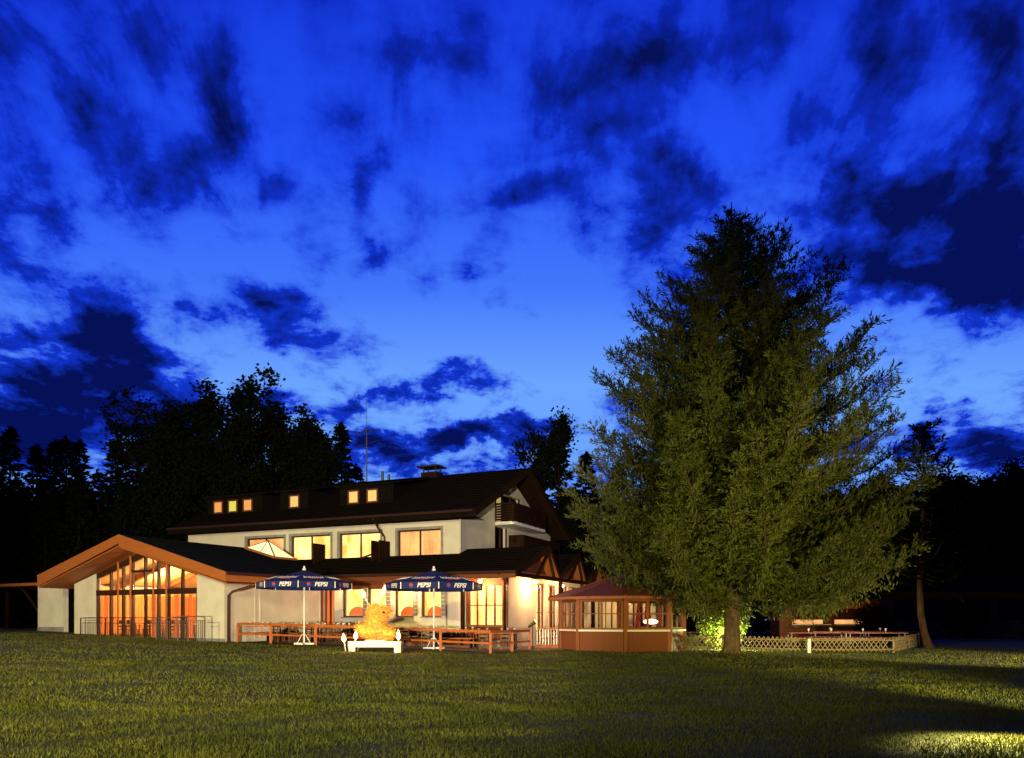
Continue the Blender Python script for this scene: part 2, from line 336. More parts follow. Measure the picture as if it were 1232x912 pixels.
# roof
def rz(x, t=0): return 5.79 - SL * abs(x - RX) - t
for nm, (xa, xb) in (('right', (RX, 1.67)), ('left', (-12.6, RX))):
    w = hm(); w.slab([(xa, -1.41, rz(xa)), (xb, -1.41, rz(xb)), (xb, 7.45, rz(xb)), (xa, 7.45, rz(xa))], (0, 0, -.10))
    xc = 0 if nm == 'right' else -12.6
    w.slab([(min(RX, xc), 7.45, rz(min(RX, xc))), (max(RX, xc), 7.45, rz(max(RX, xc))), (max(RX, xc), 8.6, rz(max(RX, xc))), (min(RX, xc), 8.6, rz(min(RX, xc)))], (0, 0, -.10))
    for k in range(int((xb - xa) / .45)):             # standing seams
        x = xa + .2 + k * .45; w.bar((x, -1.40, rz(x) + .01), (x, 7.4, rz(x) + .01), .03, .035)
    w.build('roof', TILEBLUE, hall)
    w = hm(); w.slab([(xa, -1.36, rz(xa, .62)), (xb, -1.36, rz(xb, .62) + .12), (xb, 7.4, rz(xb, .60) + .12), (xa, 7.4, rz(xa, .60))], (0, 0, -.05)); w.build('soffit', SOFFIT, hall)
    w = hm(); w.slab([(xa, -1.44, rz(xa, -.01)), (xb, -1.44, rz(xb, -.01)), (xb, -1.44, rz(xb, .44)), (xa, -1.44, rz(xa, .60))], (0, .07, 0)); w.build('bargeboard', FASCIA, hall)
w = hm(); w.box(1.62, 1.69, -1.36, 7.45, 3.28, 3.58); w.build('eave_board', FASCIA, hall)
w = hm(); w.tube([(1.76, -1.42, 3.66), (1.76, 7.5, 3.66)], .075, 8); w.build('gutter', COPPER, hall)
w = hm(); w.tube([(1.76, 1.3, 3.6), (1.72, 1.15, 3.42), (.25, .25, 2.88), (.12, .14, 2.7), (.12, .12, .35)], .06, 8); w.build('downpipe', COPPER, hall)
# glazed front
MX = [-9.75, -8.86, -8.0, -7.32, -6.52, -5.84, -5.15, -4.35, -3.6, -2.75, -1.9]
MX = [-9.7, -8.6, -7.6, -6.85, -5.84, -4.83, -4.1, -3.05, -1.95]
fr = hm()
fr.box(-9.75, -1.9, .02, .22, 2.82, 3.10); fr.box(-9.75, -1.9, .03, .2, .45, .62)
for i, x in enumerate(MX):
    if i != 4: fr.box(x - .05, x + .05, .04, .2, .6, 2.82)
    else: fr.box(x - .04, x + .04, .04, .2, .6, 2.82)
    if 0 < i < 8: fr.box(x - .045, x + .045, .04, .2, 3.1, zs(x) - .28)
fr.prism([(-9.75, 3.10), (-9.75, zs(-9.75) - .0), (RX, zs(RX)), (-1.9, zs(-1.9)), (-1.9, 3.10), (-1.96, 3.10), (-1.96, zs(-1.96) - .28), (RX, zs(RX) - .30), (-9.69, zs(-9.69) - .28), (-9.69, 3.1)], .05, .19)
fr.box(-6.85, -4.83, .05, .19, 3.98, 4.1)
fr.build('window_frame', FRAME, hall)
for x in (-7.72, -6.73, -4.95, -3.98):
    w = hm(); w.tube([(x, -.12, .45), (x, -.12, zs(x))], .052, 10); w.build('timber_post', FASCIA, hall)
for i in range(8):
    a, b = MX[i] + .05, MX[i + 1] - .05
    w = hm(); w.box(a, b, .11, .12, .62, 2.82); w.build('pane', GLASS, hall)
    w = hm(); w.prism([(a, 3.1), (b, 3.1), (b, zs(b) - .28), (a, zs(a) - .28)], .11, .12); w.build('pane', GLASS, hall)
    # drapes gathered beside the posts
    if i in (0, 2, 4, 6, 7):
        d = hm(); x0 = a; n = 9
        wd = .42 if i != 7 else .3
        pts = [(x0 + wd * k / (n - 1), .42 + .05 * math.sin(k * 2.2)) for k in range(n)]
        d.v = [(x, y, z) for x, y in pts for z in (.6, 2.8)]; d.f = [(2 * k, 2 * k + 2, 2 * k + 3, 2 * k + 1) for k in range(n - 1)]
        d.build('curtain', CURTO, hall)
# roof beams inside, lamps inside
w = hm()
for y in (2.2, 5.0):
    w.slab([(-11.2, y, zs(-11.2) - .42), (RX, y, zs(RX) - .32), (RX, y, zs(RX) - .06), (-11.2, y, zs(-11.2) - .12)], (0, .16, 0))
    w.slab([(-.4, y, zs(-.4) - .42), (RX, y, zs(RX) - .32), (RX, y, zs(RX) - .06), (-.4, y, zs(-.4) - .12)], (0, .16, 0))
w.build('roof_beam', FASCIA, hall)
for x, y in ((-8.7, 3.4), (-5.6, 5.2), (-2.9, 3.0)):
    point('hall_lamp', (x, y, 3.35 - HZ), 900, (1, .63, .28), .18, hall)
for x, y, z in ((-8.2, 8.2, 2.6), (-6.4, 8.2, 2.7), (-4.6, 8.2, 2.6), (-2.4, 8.2, 2.7), (-3.3, 3.6, 3.5), (-2.9, 3.8, 3.75)):
    w = hm(); w.lathe([(.02, -.1), (.12, -.06), (.15, .04), (.06, .12)], (x, y - .2, z), 10); w.build('lamp_globe', BULB, hall)
# annex on the left
w = hm(); w.box(-16.6, -14.15, 1.0, 1.3, .3, 3.5); w.box(-16.6, -16.3, 1.302, 8, .3, 3.5); w.build('wall', PLASTER, hall)
w = hm(); w.box(-16.62, -14.13, .98, 1.0, .3, 1.1); w.build('plinth', PLINTH, hall)
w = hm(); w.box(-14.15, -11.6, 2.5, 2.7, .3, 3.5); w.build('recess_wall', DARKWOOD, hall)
w = hm(); w.box(-12.75, -12.1, 2.44, 2.48, 1.5, 2.9); f_ = w.build('window', FRAME, hall); w = hm(); w.box(-12.68, -12.17, 2.41, 2.43, 1.57, 2.83); w.build('pane', CURTO, f_)
w = hm(); w.box(-23.5, -11.5, .55, 8, 3.52, 3.68); w.build('flat_roof', FASCIA, hall)
hm().bar((-21.5, 2, .8), (-21.5, 2, 3.5), .14).build('carport_post', DARKWOOD, hall); hm().bar((-16.7, 1.2, 1.9), (-18.6, 1.2, 3.5), .1).build('brace', DARKWOOD, hall)
# pyramid skylight
q = [(-5.3, 6.3, 5.71), (-2.95, 6.3, 5.06), (-2.95, 8.0, 5.06), (-5.3, 8.0, 5.71)]; ap = (-4.3, 7.1, 6.15)
w = hm(); w.v = q + [ap]; w.f = [(0, 1, 4), (1, 2, 4), (2, 3, 4), (3, 0, 4), (0, 3, 2, 1)]; sk = w.build('skylight', SKYL, hall)
w = hm()
for a in q: w.bar(a, ap, .06)
for i in range(4): w.bar(q[i], q[(i + 1) % 4], .11, .12)
mid_ = tuple((q[0][k] + q[1][k]) / 2 for k in range(3)); w.bar(mid_, ap, .04)
w.build('frame', FASCIA, sk)

# railing before the hall
rl = empty('terrace_railing', (-13.84, 38, HZ), R(-28), 'thin metal railing in front of the tall glowing hall windows', 'railing')
w = hm(); w.bar((-9.9, -.75, 1.62), (-1.7, -.75, 1.62), .045); w.bar((-9.9, -.75, 1.36), (-1.7, -.75, 1.36), .03); w.bar((-9.9, -.75, 1.5), (-1.7, -.75, 1.5), .02); w.build('handrail', METAL, rl)
for x in (-9.9, -7.85, -5.8, -3.75, -1.72):
    w = hm(); w.bar((x, -.75, .3), (x, -.75, 1.62), .045); w.build('post', METAL, rl)
w = hm()
for k in range(64): w.bar((-9.85 + k * .128, -.75, .6), (-9.85 + k * .128, -.75, 1.36), .014)
w.build('balusters', METAL, rl)
r2 = empty('stair_railing', (-13.84, 38, HZ), R(-28), 'pale steel baluster railing beside the white corner wall, right of the glazed gable', 'railing')
w = hm(); w.bar((-3.2, -1.3, 1.58), (-1.7, -1.3, 1.66), .045); w.bar((-1.7, -1.3, 1.70), (.15, -1.3, 1.66), .045); w.bar((-3.2, -1.3, .45), (.15, -1.3, .45), .03); w.bar((-3.2, -1.3, 1.42), (.15, -1.3, 1.5), .025); w.build('handrail', RAILM, r2)
w = hm()
for k in range(26): w.bar((-3.2 + k * .134, -1.3, .38), (-3.2 + k * .134, -1.3, 1.5), .018)
w.build('balusters', RAILM, r2)
for x in (-3.2, -1.7, -1.0, .15):
    w = hm(); w.bar((x, -1.3, .25), (x, -1.3, 1.66), .05); w.build('post', RAILM, r2)

# dinner tables and chairs inside the hall
def hallpt(x, y, z=.55):
    a = R(-28); return (-13.84 + x * math.cos(a) - y * math.sin(a), 38 + x * math.sin(a) + y * math.cos(a), z)
def chair_proto(name, m, label, cat, h=.9):
    c = empty(name, (0, 0, 0), 0, label, cat)
    MB().box(-.22, .22, -.22, .22, .42, .46).build('seat', m, c)
    b = MB(); b.box(-.2, .2, .2, .23, .74, h); b.box(-.2, .2, .2, .23, .58, .66); b.build('backrest', m, c)
    for x, y in ((-.19, -.19), (.19, -.19), (-.19, .2), (.19, .2)):
        MB().bar((x, y, 0), (x * (1 if y < 0 else .95), y, .42 if y < 0 else h), .035).build('leg', m, c)
    return c
def table_proto(name, mtop, mleg, label, cat, lx, ly, h=.75):
    c = empty(name, (0, 0, 0), 0, label, cat)
    t = MB()
    n = max(2, int(ly / .12))
    for k in range(n): t.box(-lx / 2, lx / 2, -ly / 2 + k * ly / n + .004, -ly / 2 + (k + 1) * ly / n - .004, h - .03, h)
    t.build('tabletop', mtop, c)
    for x in (-lx / 2 + .15, lx / 2 - .15):
        for y in (-ly / 2 + .08, ly / 2 - .08): MB().bar((x, y, 0), (x, y, h - .03), .05).build('leg', mleg, c)
    return c
ct = chair_proto('dining_chair', CLAD, 'x', 'chair', .95); tb = table_proto('dining_table', WHITE, CLAD, 'x', 'table', 1.5, .8)
k = 0; TX = [(-8.6, 1.7), (-6.4, 1.8), (-4.2, 1.6), (-2.2, 1.9)]; PL = ['leftmost', 'second from the left', 'third from the left', 'rightmost']
for i, (x, y) in enumerate(TX):
    place(tb, i == 0, hallpt(x, y), R(-28), 'white dining table inside the glazed hall, %s of the four' % PL[i], 'dining tables inside the hall')
    for j, (dx_, dy_, ro) in enumerate(((-.4, -.62, 180), (.4, -.62, 180), (0, .66, 0))):
        place(ct, k == 0, hallpt(x + dx_, y + dy_), R(-28 + ro), 'dining chair %s the %s table in the hall' % (('left front of', 'right front of', 'behind')[j], PL[i]), 'dining chairs inside the hall'); k += 1

# ------------------------------------------------------------------ guest house (upper storeys)
BZ = .2; HO = (-2.85, 43, BZ); HA = R(-24)
HB = Matrix.Translation((0, 0, -BZ))
def bm(): return MB(HB)
def housept(x, y, z=.2): return (HO[0] + x * math.cos(HA) - y * math.sin(HA), HO[1] + x * math.sin(HA) + y * math.cos(HA), z)
house = empty('guest_house', HO, HA, 'long guest house with dark roof, small lit dormers and gable balcony, behind the low wing', 'building')
def walled(mb, x0, x1, y0, y1, z0, z1, ops):
    cx = x0
    for a, b, c, d in sorted(ops):
        if a > cx: mb.box(cx, a, y0, y1, z0, z1)
        if c > z0: mb.box(a, b, y0, y1, z0, c)
        if d < z1: mb.box(a, b, y0, y1, d, z1)
        cx = b
    if cx < x1: mb.box(cx, x1, y0, y1, z0, z1)
    return mb
WN = [(-3.97, -1.14), (-7.96, -5.08), (-11.5, -8.55), (-14.95, -12.0)]
w = bm(); walled(w, -19.8, 0, 0, .3, .2, 7.4, [(a, b, 4.7, 6.62) for a, b in WN]); w.build('wall', PLASTER, house)
YZ = Matrix(((0, -1, 0, 0), (1, 0, 0, 0), (0, 0, 1, 0), (0, 0, 0, 1)))    # (s,d,z) -> (-d, s, z)
def side(X): return MB(HB @ Matrix.Translation((X, 0, 0)) @ YZ)
w = side(0)
w.prism([(.302, .2), (4.5, .2), (4.5, 9.45), (.302, 7.5)], 0, .3); w.prism([(4.5, .2), (6.3, .2), (6.3, 5.0), (4.5, 5.0)], 0, .3)
w.prism([(4.5, 7.15), (8.3, 7.15), (8.3, 7.4), (4.5, 7.4)], 0, .3); w.prism([(4.5, 9.2), (6.65, 9.2), (8.3, 9.2), (8.3, 9.7), (6.65, 10.45), (4.5, 9.45)], 0, .3)
w.prism([(6.3, .2), (13.3, .2), (13.3, 7.4), (8.302, 7.4), (8.302, 7.15), (6.3, 7.15)], 0, .3); w.prism([(8.3, 7.402), (13.3, 7.4), (8.3, 9.7)], 0, .3)
w.build('gable_wall', PLASTER, house)
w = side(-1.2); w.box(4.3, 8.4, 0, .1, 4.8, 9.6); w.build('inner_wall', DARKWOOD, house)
w = side(-.5); w.box(4.7, 5.5, 0, .06, 7.4, 9.1); w.build('curtain', BLINDC, house)
w = side(-.5); w.box(5.9, 6.6, 0, .06, 7.4, 9.1); w.build('curtain', BLINDC, house)
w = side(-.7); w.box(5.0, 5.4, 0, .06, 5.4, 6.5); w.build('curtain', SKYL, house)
w = bm(); w.box(-19.8, -19.5, .3, 13.3, .2, 7.4); w.box(-19.8, 0, 13.3, 13.6, .2, 7.4); w.build('rear_wall', PLASTER, house)
def hz_(y): return 10.86 - .466 * abs(y - 6.65)
for nm, ya, yb in (('f', -.85, 6.65), ('b', 6.65, 14.2)):
    w = bm(); xl = -20.6; xr = 1.34
    w.slab([(xl, ya, hz_(ya)), (xr, ya, hz_(ya)), (xr, yb, hz_(yb)), (xl + (5 if nm == 'b' else 5) * 0, yb, hz_(yb))], (0, 0, -.12))
    for r_ in range(22):
        y = ya + (yb - ya) * (r_ + .5) / 22; w.bar((xl, y, hz_(y) + .012), (xr, y, hz_(y) + .012), .05, .03)
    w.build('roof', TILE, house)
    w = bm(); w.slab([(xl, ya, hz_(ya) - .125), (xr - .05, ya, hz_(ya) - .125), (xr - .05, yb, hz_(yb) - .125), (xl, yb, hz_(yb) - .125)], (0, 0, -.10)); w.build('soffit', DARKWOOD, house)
    w = bm(); w.slab([(xr - .03, ya, hz_(ya) + .03), (xr - .03, yb, hz_(yb) + .03), (xr - .03, yb, hz_(yb) - .38), (xr - .03, ya, hz_(ya) - .38)], (.07, 0, 0)); w.build('bargeboard', DARKWOOD, house)
w = bm(); w.box(-20.6, 1.3, -.92, -.86, 6.96, 7.32); w.build('eave_board', TILE, house)
w = bm(); w.box(-20.6, 1.25, -.855, -.02, 6.98, 7.03); w.build('eave_soffit', DARKWOOD, house)
w = bm(); w.tube([(-20.6, -.98, 7.30), (1.3, -.98, 7.30)], .075, 8); w.build('gutter', COPPER, house)
w = bm(); w.tube([(-5.0, -.95, 7.2), (-4.85, -.4, 6.5), (-4.75, -.12, 6.2), (-4.8, -.12, 5.5), (-6.2, -.3, 5.05)], .055, 8); w.build('downpipe', COPPER, house)
w = bm(); w.tube([(.08, -.10, 6.98), (.08, -.10, 5.2)], .04, 6); w.build('wall_edge', PLASTER, house)
def window(P, mk, x0, x1, z0, z1, y, nx, nz, cm, fm=FRAME, cover=None, sur=None, name='window', depth=.28, fw=.07):
    f = mk(); f.box(x0, x1, y, y + .09, z1 - fw, z1); f.box(x0, x1, y, y + .09, z0, z0 + fw)
    for i in range(nx + 1):
        x = x0 + (x1 - x0) * i / nx; t = fw if 0 < i < nx else fw; f.box(max(x0, x - t / 2 if 0 < i < nx else (x if i == 0 else x - t)), min(x1, x + t / 2 if 0 < i < nx else (x + t if i == 0 else x)), y + .002, y + .088, z0 + fw, z1 - fw)
    for j in range(1, nz):
        z = z0 + (z1 - z0) * j / nz
        for i in range(nx):
            a = x0 + (x1 - x0) * i / nx + fw; b = x0 + (x1 - x0) * (i + 1) / nx - fw; f.box(a, b, y + .02, y + .07, z - .025, z + .025)
    o = f.build(name, fm, P)
    for i in range(nx):
        a = x0 + (x1 - x0) * i / nx; b = x0 + (x1 - x0) * (i + 1) / nx
        mk().box(a + fw * .5, b - fw * .5, y + .04, y + .05, z0 + fw, z1 - fw).build('pane', GLASS, o)
    if cm:
        d = mk(); n = int((x1 - x0) / .07); cov = cover or (0, 1)
        xs_ = np.linspace(x0 + (x1 - x0) * cov[0] - .03, x0 + (x1 - x0) * cov[1] + .03, n); d.v = [(x, y + depth - .05 + .02 * math.sin(i * 1.9), z) for i, x in enumerate(xs_) for z in (z0 - .05, z1 + .05)]
        d.f = [(2 * k, 2 * k + 2, 2 * k + 3, 2 * k + 1) for k in range(n - 1)]; d.build('curtain', cm, o)
    if sur:
        s_ = mk(); s_.box(x0 - .14, x0, y - .14, y + .05, z0, z1 + .14); s_.box(x1, x1 + .14, y - .14, y + .05, z0, z1 + .14); s_.box(x0, x1, y - .139, y + .05, z1 + .001, z1 + .139); s_.build('surround', sur, o)
    return o
for i, (a, b) in enumerate(WN):
    window(house, bm, a + .02, b - .02, 4.72, 6.55, .10, 2, 1, CURT if i in (1, 2) else CURTP, sur=PLINTH)
for x in (-9.0, -5.0, -4.5):
    bm().box(x, x + .06, -1.1, -.02, 4.7, 5.95).build('balcony_divider', DARKWOOD, house)
# dormers
for x0, x1, ws in ((-19.6, -15.0, ((-19.0, BLINDO), (-17.75, BLINDY), (-16.5, BLINDO))), (-13.6, -11.4, ((-12.75, BLINDC),)), (-9.0, -5.2, ((-8.3, BLINDC), (-6.95, BLINDC)))):
    q_ = 1.5
    w = bm(); w.add([(x0, q_, 8.3), (x1, q_, 8.3), (x1, q_, 9.55), (x0, q_, 9.55), (x0, q_ + 2.6, 9.65), (x1, q_ + 2.6, 9.65)], [(0, 1, 2, 3), (1, 5, 2), (0, 3, 4)])
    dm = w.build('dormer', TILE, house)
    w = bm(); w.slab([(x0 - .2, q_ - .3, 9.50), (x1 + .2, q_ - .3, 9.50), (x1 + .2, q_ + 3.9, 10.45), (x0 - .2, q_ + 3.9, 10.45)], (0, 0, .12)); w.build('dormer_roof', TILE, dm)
    for x, m in ws:
        f = bm(); 
        for a in ((x - .09, x, 8.50, 9.32), (x + .62, x + .71, 8.50, 9.32), (x, x + .62, 8.50, 8.585), (x, x + .62, 9.235, 9.32)): f.box(a[0], a[1], q_ - .07, q_ - .002, a[2], a[3])
        fo = f.build('window', CLAD, dm)
        bm().box(x, x + .62, q_ - .035, q_ - .01, 8.585, 9.235).build('blind', m, fo)
# balcony on the gable
w = side(1.2); w.box(4.55, 9.6, 0, 1.2, 7.18, 7.36); bc = w.build('balcony', WHITE, house)
w = side(1.2)
for k in range(7): w.box(4.5, 9.65, -.05, -.01, 7.42 + k * .155, 7.54 + k * .155)
for k in range(7): w.bar((4.5 + k * .86, .03, 7.3), (4.5 + k * .86, .03, 8.5), .07)
for k in range(7): w.box(4.5, 4.54, .0, 1.18, 7.42 + k * .155, 7.54 + k * .155)
for k in range(7): w.box(9.62, 9.66, .0, 1.18, 7.42 + k * .155, 7.54 + k * .155)
w.build('balcony_railing', DARKWOOD, bc)
w = side(1.0); w.box(6.5, 12.9, 0, .06, 5.0, 6.75); w.box(6.5, 6.56, .06, 1.0, 5.0, 6.75); w.build('balcony_parapet', DARKWOOD, house)
w = side(0); w.box(4.5, 4.6, .02, .1, 5.0, 7.15); w.box(6.2, 6.3, .02, .1, 5.0, 7.15); w.box(5.3, 5.4, .02, .1, 5.0, 7.1); w.build('door', FRAME, house)
w = side(0); w.box(4.5, 4.6, .02, .1, 7.4, 9.2); w.box(5.55, 5.75, .02, .1, 7.4, 9.2); w.box(6.8, 6.95, .02, .1, 7.4, 9.2); w.box(8.15, 8.3, .02, .1, 7.4, 9.2); w.build('door', FRAME, house)
# chimney, pipes, aerial
w = bm(); w.box(-6.1, -4.9, 6.2, 7.0, 10.4, 11.05); ch = w.build('chimney', DARKWOOD, house)
w = bm(); w.slab([(-6.3, 6.0, 11.36), (-4.75, 6.0, 11.36), (-4.75, 7.2, 11.36), (-6.3, 7.2, 11.36)], (0, 0, .10)); 
for x in (-5.95, -5.05):
    for y in (6.3, 6.9): w.bar((x, y, 11.0), (x, y, 11.4), .06)
w.build('chimney_cap', METAL, ch)
for x, h in ((-9.3, 11.45), (-8.8, 11.2)):
    w = bm(); w.tube([(x, 6.6, 10.6), (x, 6.6, h)], .09, 8); w.build('vent_pipe', METAL, house)
w = bm(); w.tube([(-10.6, 6.65, 10.5), (-10.6, 6.65, 14.6)], .045, 6); w.tube([(-10.6, 6.65, 14.6), (-10.6, 6.65, 16.6)], .012, 5); w.tube([(-11.0, 6.65, 15.2), (-11.6, 6.65, 16.9)], .012, 5)
an = w.build('aerial_mast', METAL, house)
w = bm(); w.bar((-11.5, 6.5, 14.2), (-9.9, 6.9, 14.35), .05)
for k in range(9): w.bar((-11.45 + k * .19, 6.1 + k * .05, 14.2 + k * .018), (-11.45 + k * .19, 6.9 + k * .05, 14.2 + k * .018), .02)
w.bar((-11.2, 6.5, 13.25), (-9.7, 6.8, 13.6), .03)
for k in range(6): w.bar((-11.2 + k * .28, 6.25 + k * .05, 13.25 + k * .065), (-11.2 + k * .28, 6.85 + k * .05, 13.25 + k * .065), .018)
w.build('aerial', METAL, an)

# ------------------------------------------------------------------ low wing with the dining room and porch gables
wing = empty('dining_wing', HO, HA, 'low dining wing with tiled roof, row of curtained lit windows and lamp lit porch gables', 'building')
FY = -2.37
OP = [(.04 - 7.54, 1.0 - 7.54, .3, 3.25), (1.54 - 7.54, 2.9 - 7.54, 1.68, 3.25), (3.17 - 7.54, 4.38 - 7.54, 1.68, 3.25), (4.9 - 7.54, 6.03 - 7.54, 1.68, 3.25), (6.53 - 7.54, 7.72 - 7.54, 1.68, 3.25), (9.36 - 7.54, 11.3 - 7.54, 1.2, 3.3)]
w = bm(); walled(w, -7.54, 3.9, FY, FY + .28, .1, 3.9, OP); w.build('wall', PLASTER, wing)
for i, (a, b, c, d) in enumerate(OP):
    if i == 0: window(wing, bm, a, b, c, d, FY + .06, 3, 1, CURTO, CLAD, cover=(0, 1), depth=.5, name='door')
    elif i < 5:
        o = window(wing, bm, a, b, c, d, FY + .08, 1, 1, CURT, depth=.4)
        s_ = bm(); s_.box(a - .05, b + .05, FY - .08, FY + .06, c - .07, c - .003); s_.build('sill', PLINTH, o)
        # arched gather of orange curtain low in the window
        arc = [(a + (b - a) * .15 + (b - a) * .85 * (1 - math.cos(math.pi * t / 12)) / 2, c + .08 + .48 * math.sin(math.pi * t / 12)) for t in range(13)]
        bm().prism(arc, FY + .32, FY + .34).build('swag', CURTO, o)
        s_ = bm()
        for k in range(7): s_.box(b + .04, b + .26, FY - .05, FY - .01, c + .05 + k * .21, c + .22 + k * .21)
        s_.build('shutter', PLINTH, o)
    else: window(wing, bm, a, b, c, d, FY - .12, 4, 2, CURT, CLAD, depth=.32, name='bay_window')
w = bm(); w.box(-7.54, 3.9, FY - .06, FY - .003, .1, .95); w.build('plinth', PLINTH, wing)
w = bm(); w.box(1.82 - .12, 3.86, FY - .16, FY - .004, .5, 1.19); w.box(1.7, 1.81, FY - .16, FY - .004, 1.19, 3.7); w.box(3.77, 3.88, FY - .16, FY - .004, 1.19, 3.7); w.build('bay_cladding', CLAD, wing)
w = bm(); w.box(-7.6, 4.0, FY - .02, FY - .0, 3.25, 3.75) ; w.build('fascia_panel', CLAD, wing)
for x in (1.55, 3.95): bm().bar((x, FY - .25, .2), (x, FY - .25, 3.7), .16).build('porch_post', DARKWOOD, wing)
# side facade (facing right) and the rear lit wall
SW = side(3.9)
walled(SW, FY + .28, 9, -.0, .25, .1, 3.75, [(1.45, 2.65, .3, 3.5), (3.2, 4.5, .4, 3.5), (5.0, 6.4, .4, 3.5), (6.9, 8.5, .4, 3.5)]); SW.build('side_wall', PLASTER, wing)
for a, b, c, d in [(1.45, 2.65, .3, 3.5), (3.2, 4.5, .4, 3.5), (5.0, 6.4, .4, 3.5), (6.9, 8.5, .4, 3.5)]:
    window(wing, lambda: side(3.9), a, b, c, d, .06, 2, 2, CURT if a < 3 else BLINDC, CLAD, depth=.4)
w = bm(); walled(w, 4.0, 8.6, 9.0, 9.25, .1, 3.75, [(4.5, 5.5, .9, 3.3), (5.8, 6.9, .9, 3.3), (7.2, 8.3, .9, 3.3)]); w.build('rear_wall', PLASTER, wing)
for i, (a, b) in enumerate(((4.5, 5.5), (5.8, 6.9), (7.2, 8.3))): window(wing, bm, a, b, .92, 3.3, 9.05, 2, 1, BLINDC, CLAD, depth=.3)
for y in (2.95, 6.6, 8.75): bm().bar((4.75, y, .1), (4.75, y, 3.75), .17).build('porch_post', DARKWOOD, wing)
w = side(4.9); w.box(-3.4, 9.0, .02, .14, 3.62, 3.82); w.build('porch_beam', DARKWOOD, wing)
w = bm(); w.box(3.92, 4.75, FY - .5, 9.0, 3.84, 3.88); w.build('porch_soffit', SOFFIT, wing)
# roofs: long front slope then the saw tooth of porch gables
def wr(y): return 3.9 + (y + 3.5) * .352
w = bm(); w.slab([(-8.6, -3.5, wr(-3.5)), (0, -3.5, wr(-3.5)), (0, 0, wr(0)), (-8.6, 0, wr(0))], (0, 0, -.14))
for r_ in range(12):
    y = -3.5 + r_ * .3; w.bar((-8.6, y, wr(y) + .015), (0, y, wr(y) + .015), .04, .03)
w.slab([(-10.9, -1.7, wr(-1.7)), (-8.602, -1.7, wr(-1.7)), (-8.602, 0, wr(0)), (-10.9, 0, wr(0))], (0, 0, -.14)); w.build('roof', TILE, wing)
G = [(-3.5, .9, 3.9, 5.45, 2.5), (2.5, 5.7, 3.95, 5.4, 7.0), (7.0, 9.9, 3.95, 5.3, 11.6)]
for ya, yp, za, zp, yb in G:
    w = bm(); w.slab([(0.002, ya, za), (4.9, ya, za), (4.9, yp, zp), (.002, yp, zp)], (0, 0, -.14)); w.slab([(0.002, yp, zp), (4.9, yp, zp), (4.9, yb, 3.95), (.002, yb, 3.95)], (0, 0, -.14))
    for r_ in range(13):
        t = r_ / 13; w.bar((.05, ya + (yp - ya) * t, za + (zp - za) * t + .015), (4.9, ya + (yp - ya) * t, za + (zp - za) * t + .015), .04, .03)
    rf = w.build('roof', TILE, wing)
    w = bm(); w.slab([(0.05, ya + .05, za - .145), (4.86, ya + .05, za - .145), (4.86, yp, zp - .145), (.05, yp, zp - .145)], (0, 0, -.03)); w.slab([(0.05, yp, zp - .145), (4.86, yp, zp - .145), (4.86, yb, 3.8), (.05, yb, 3.8)], (0, 0, -.03)); w.build('soffit', SOFFIT, rf)
    w = side(4.2); w.prism([(ya + .5, 3.9), (yb - .2, 3.9), (yp, zp - .2)], 0, .08); w.build('gable_cladding', CLAD, rf)
    w = side(4.93); w.slab([(ya, 0, za + .03), (yp, 0, zp + .03), (yp, 0, zp - .24), (ya, 0, za - .24)], (0, .05, 0)); w.slab([(yp, 0, zp + .03), (yb, 0, 3.98), (yb, 0, 3.72), (yp, 0, zp - .24)], (0, .05, 0)); w.bar((yp - 1.6, .1, 3.8), (yp, .1, zp - .3), .12); w.bar((yp + (yb - yp) * .5, .1, 3.8), (yp, .1, zp - .3), .12); w.build('bargeboard', DARKWOOD, rf)
w = bm(); w.tube([(-7.2, -3.58, 3.84), (4.9, -3.58, 3.84)], .07, 8); w.build('gutter', COPPER, wing)
w = bm(); w.box(-7.2, 4.86, -3.5, -3.44, 3.55, 3.78); w.build('eave_board', CLAD, wing)
w = bm(); w.box(-7.2, 3.9, -3.43, FY, 3.72, 3.75); w.build('eave_soffit', SOFFIT, wing)
w = bm(); w.tube([(4.0, -3.55, 3.75), (3.98, -3.1, 3.6), (4.05, FY - .3, 3.3), (4.05, FY - .35, .2)], .05, 8); w.build('downpipe', COPPER, wing)
def lamp(loc, label, power=90, par=None):
    e = empty('wall_lamp', loc, HA, label, 'lamp', 'wall lamps under the wing eaves')
    MB().lathe([(.03, -.10), (.09, -.06), (.11, .0), (.08, .07), (.02, .10)], n=12).build('glass_globe', BULB, e, True)
    MB().lathe([(.13, .075), (.10, .13), (.03, .17)], n=12).build('shade', METAL, e)
    MB().bar((0, 0, .15), (-.22, 0, .18), .03).build('bracket', METAL, e)
    point('bulb', (.14, 0, -.16), power, (1, .52, .2), .08, e)
lamp(housept(4.45, .05, 3.52), 'bright wall lamp at the top of the blank white wall under the porch eave', 420)
lamp(housept(4.5, 3.9, 3.45), 'bright wall lamp under the second porch gable right of the white wall', 380)
lamp(housept(2.7, -2.95, 3.45), 'dim orange lamp under the eave above the bay window', 420)
lamp(housept(6.6, 8.5, 3.3), 'lamp under the far porch eave behind the gazebo roof', 120)
lamp(housept(-1.9, -2.95, 3.42), 'added orange glow lamp under the eave above the third and fourth dining windows', 260)  # added source, only there to give the terrace its orange glow
lamp(housept(-6.2, -2.95, 3.42), 'added orange glow lamp under the eave beside the glass door', 220)  # also an added source, warms the left part of the terrace
for x in (-5.2, -1.2): point('room_lamp', (x, .0, 2.6), 60, (1, .6, .25), .1, wing)
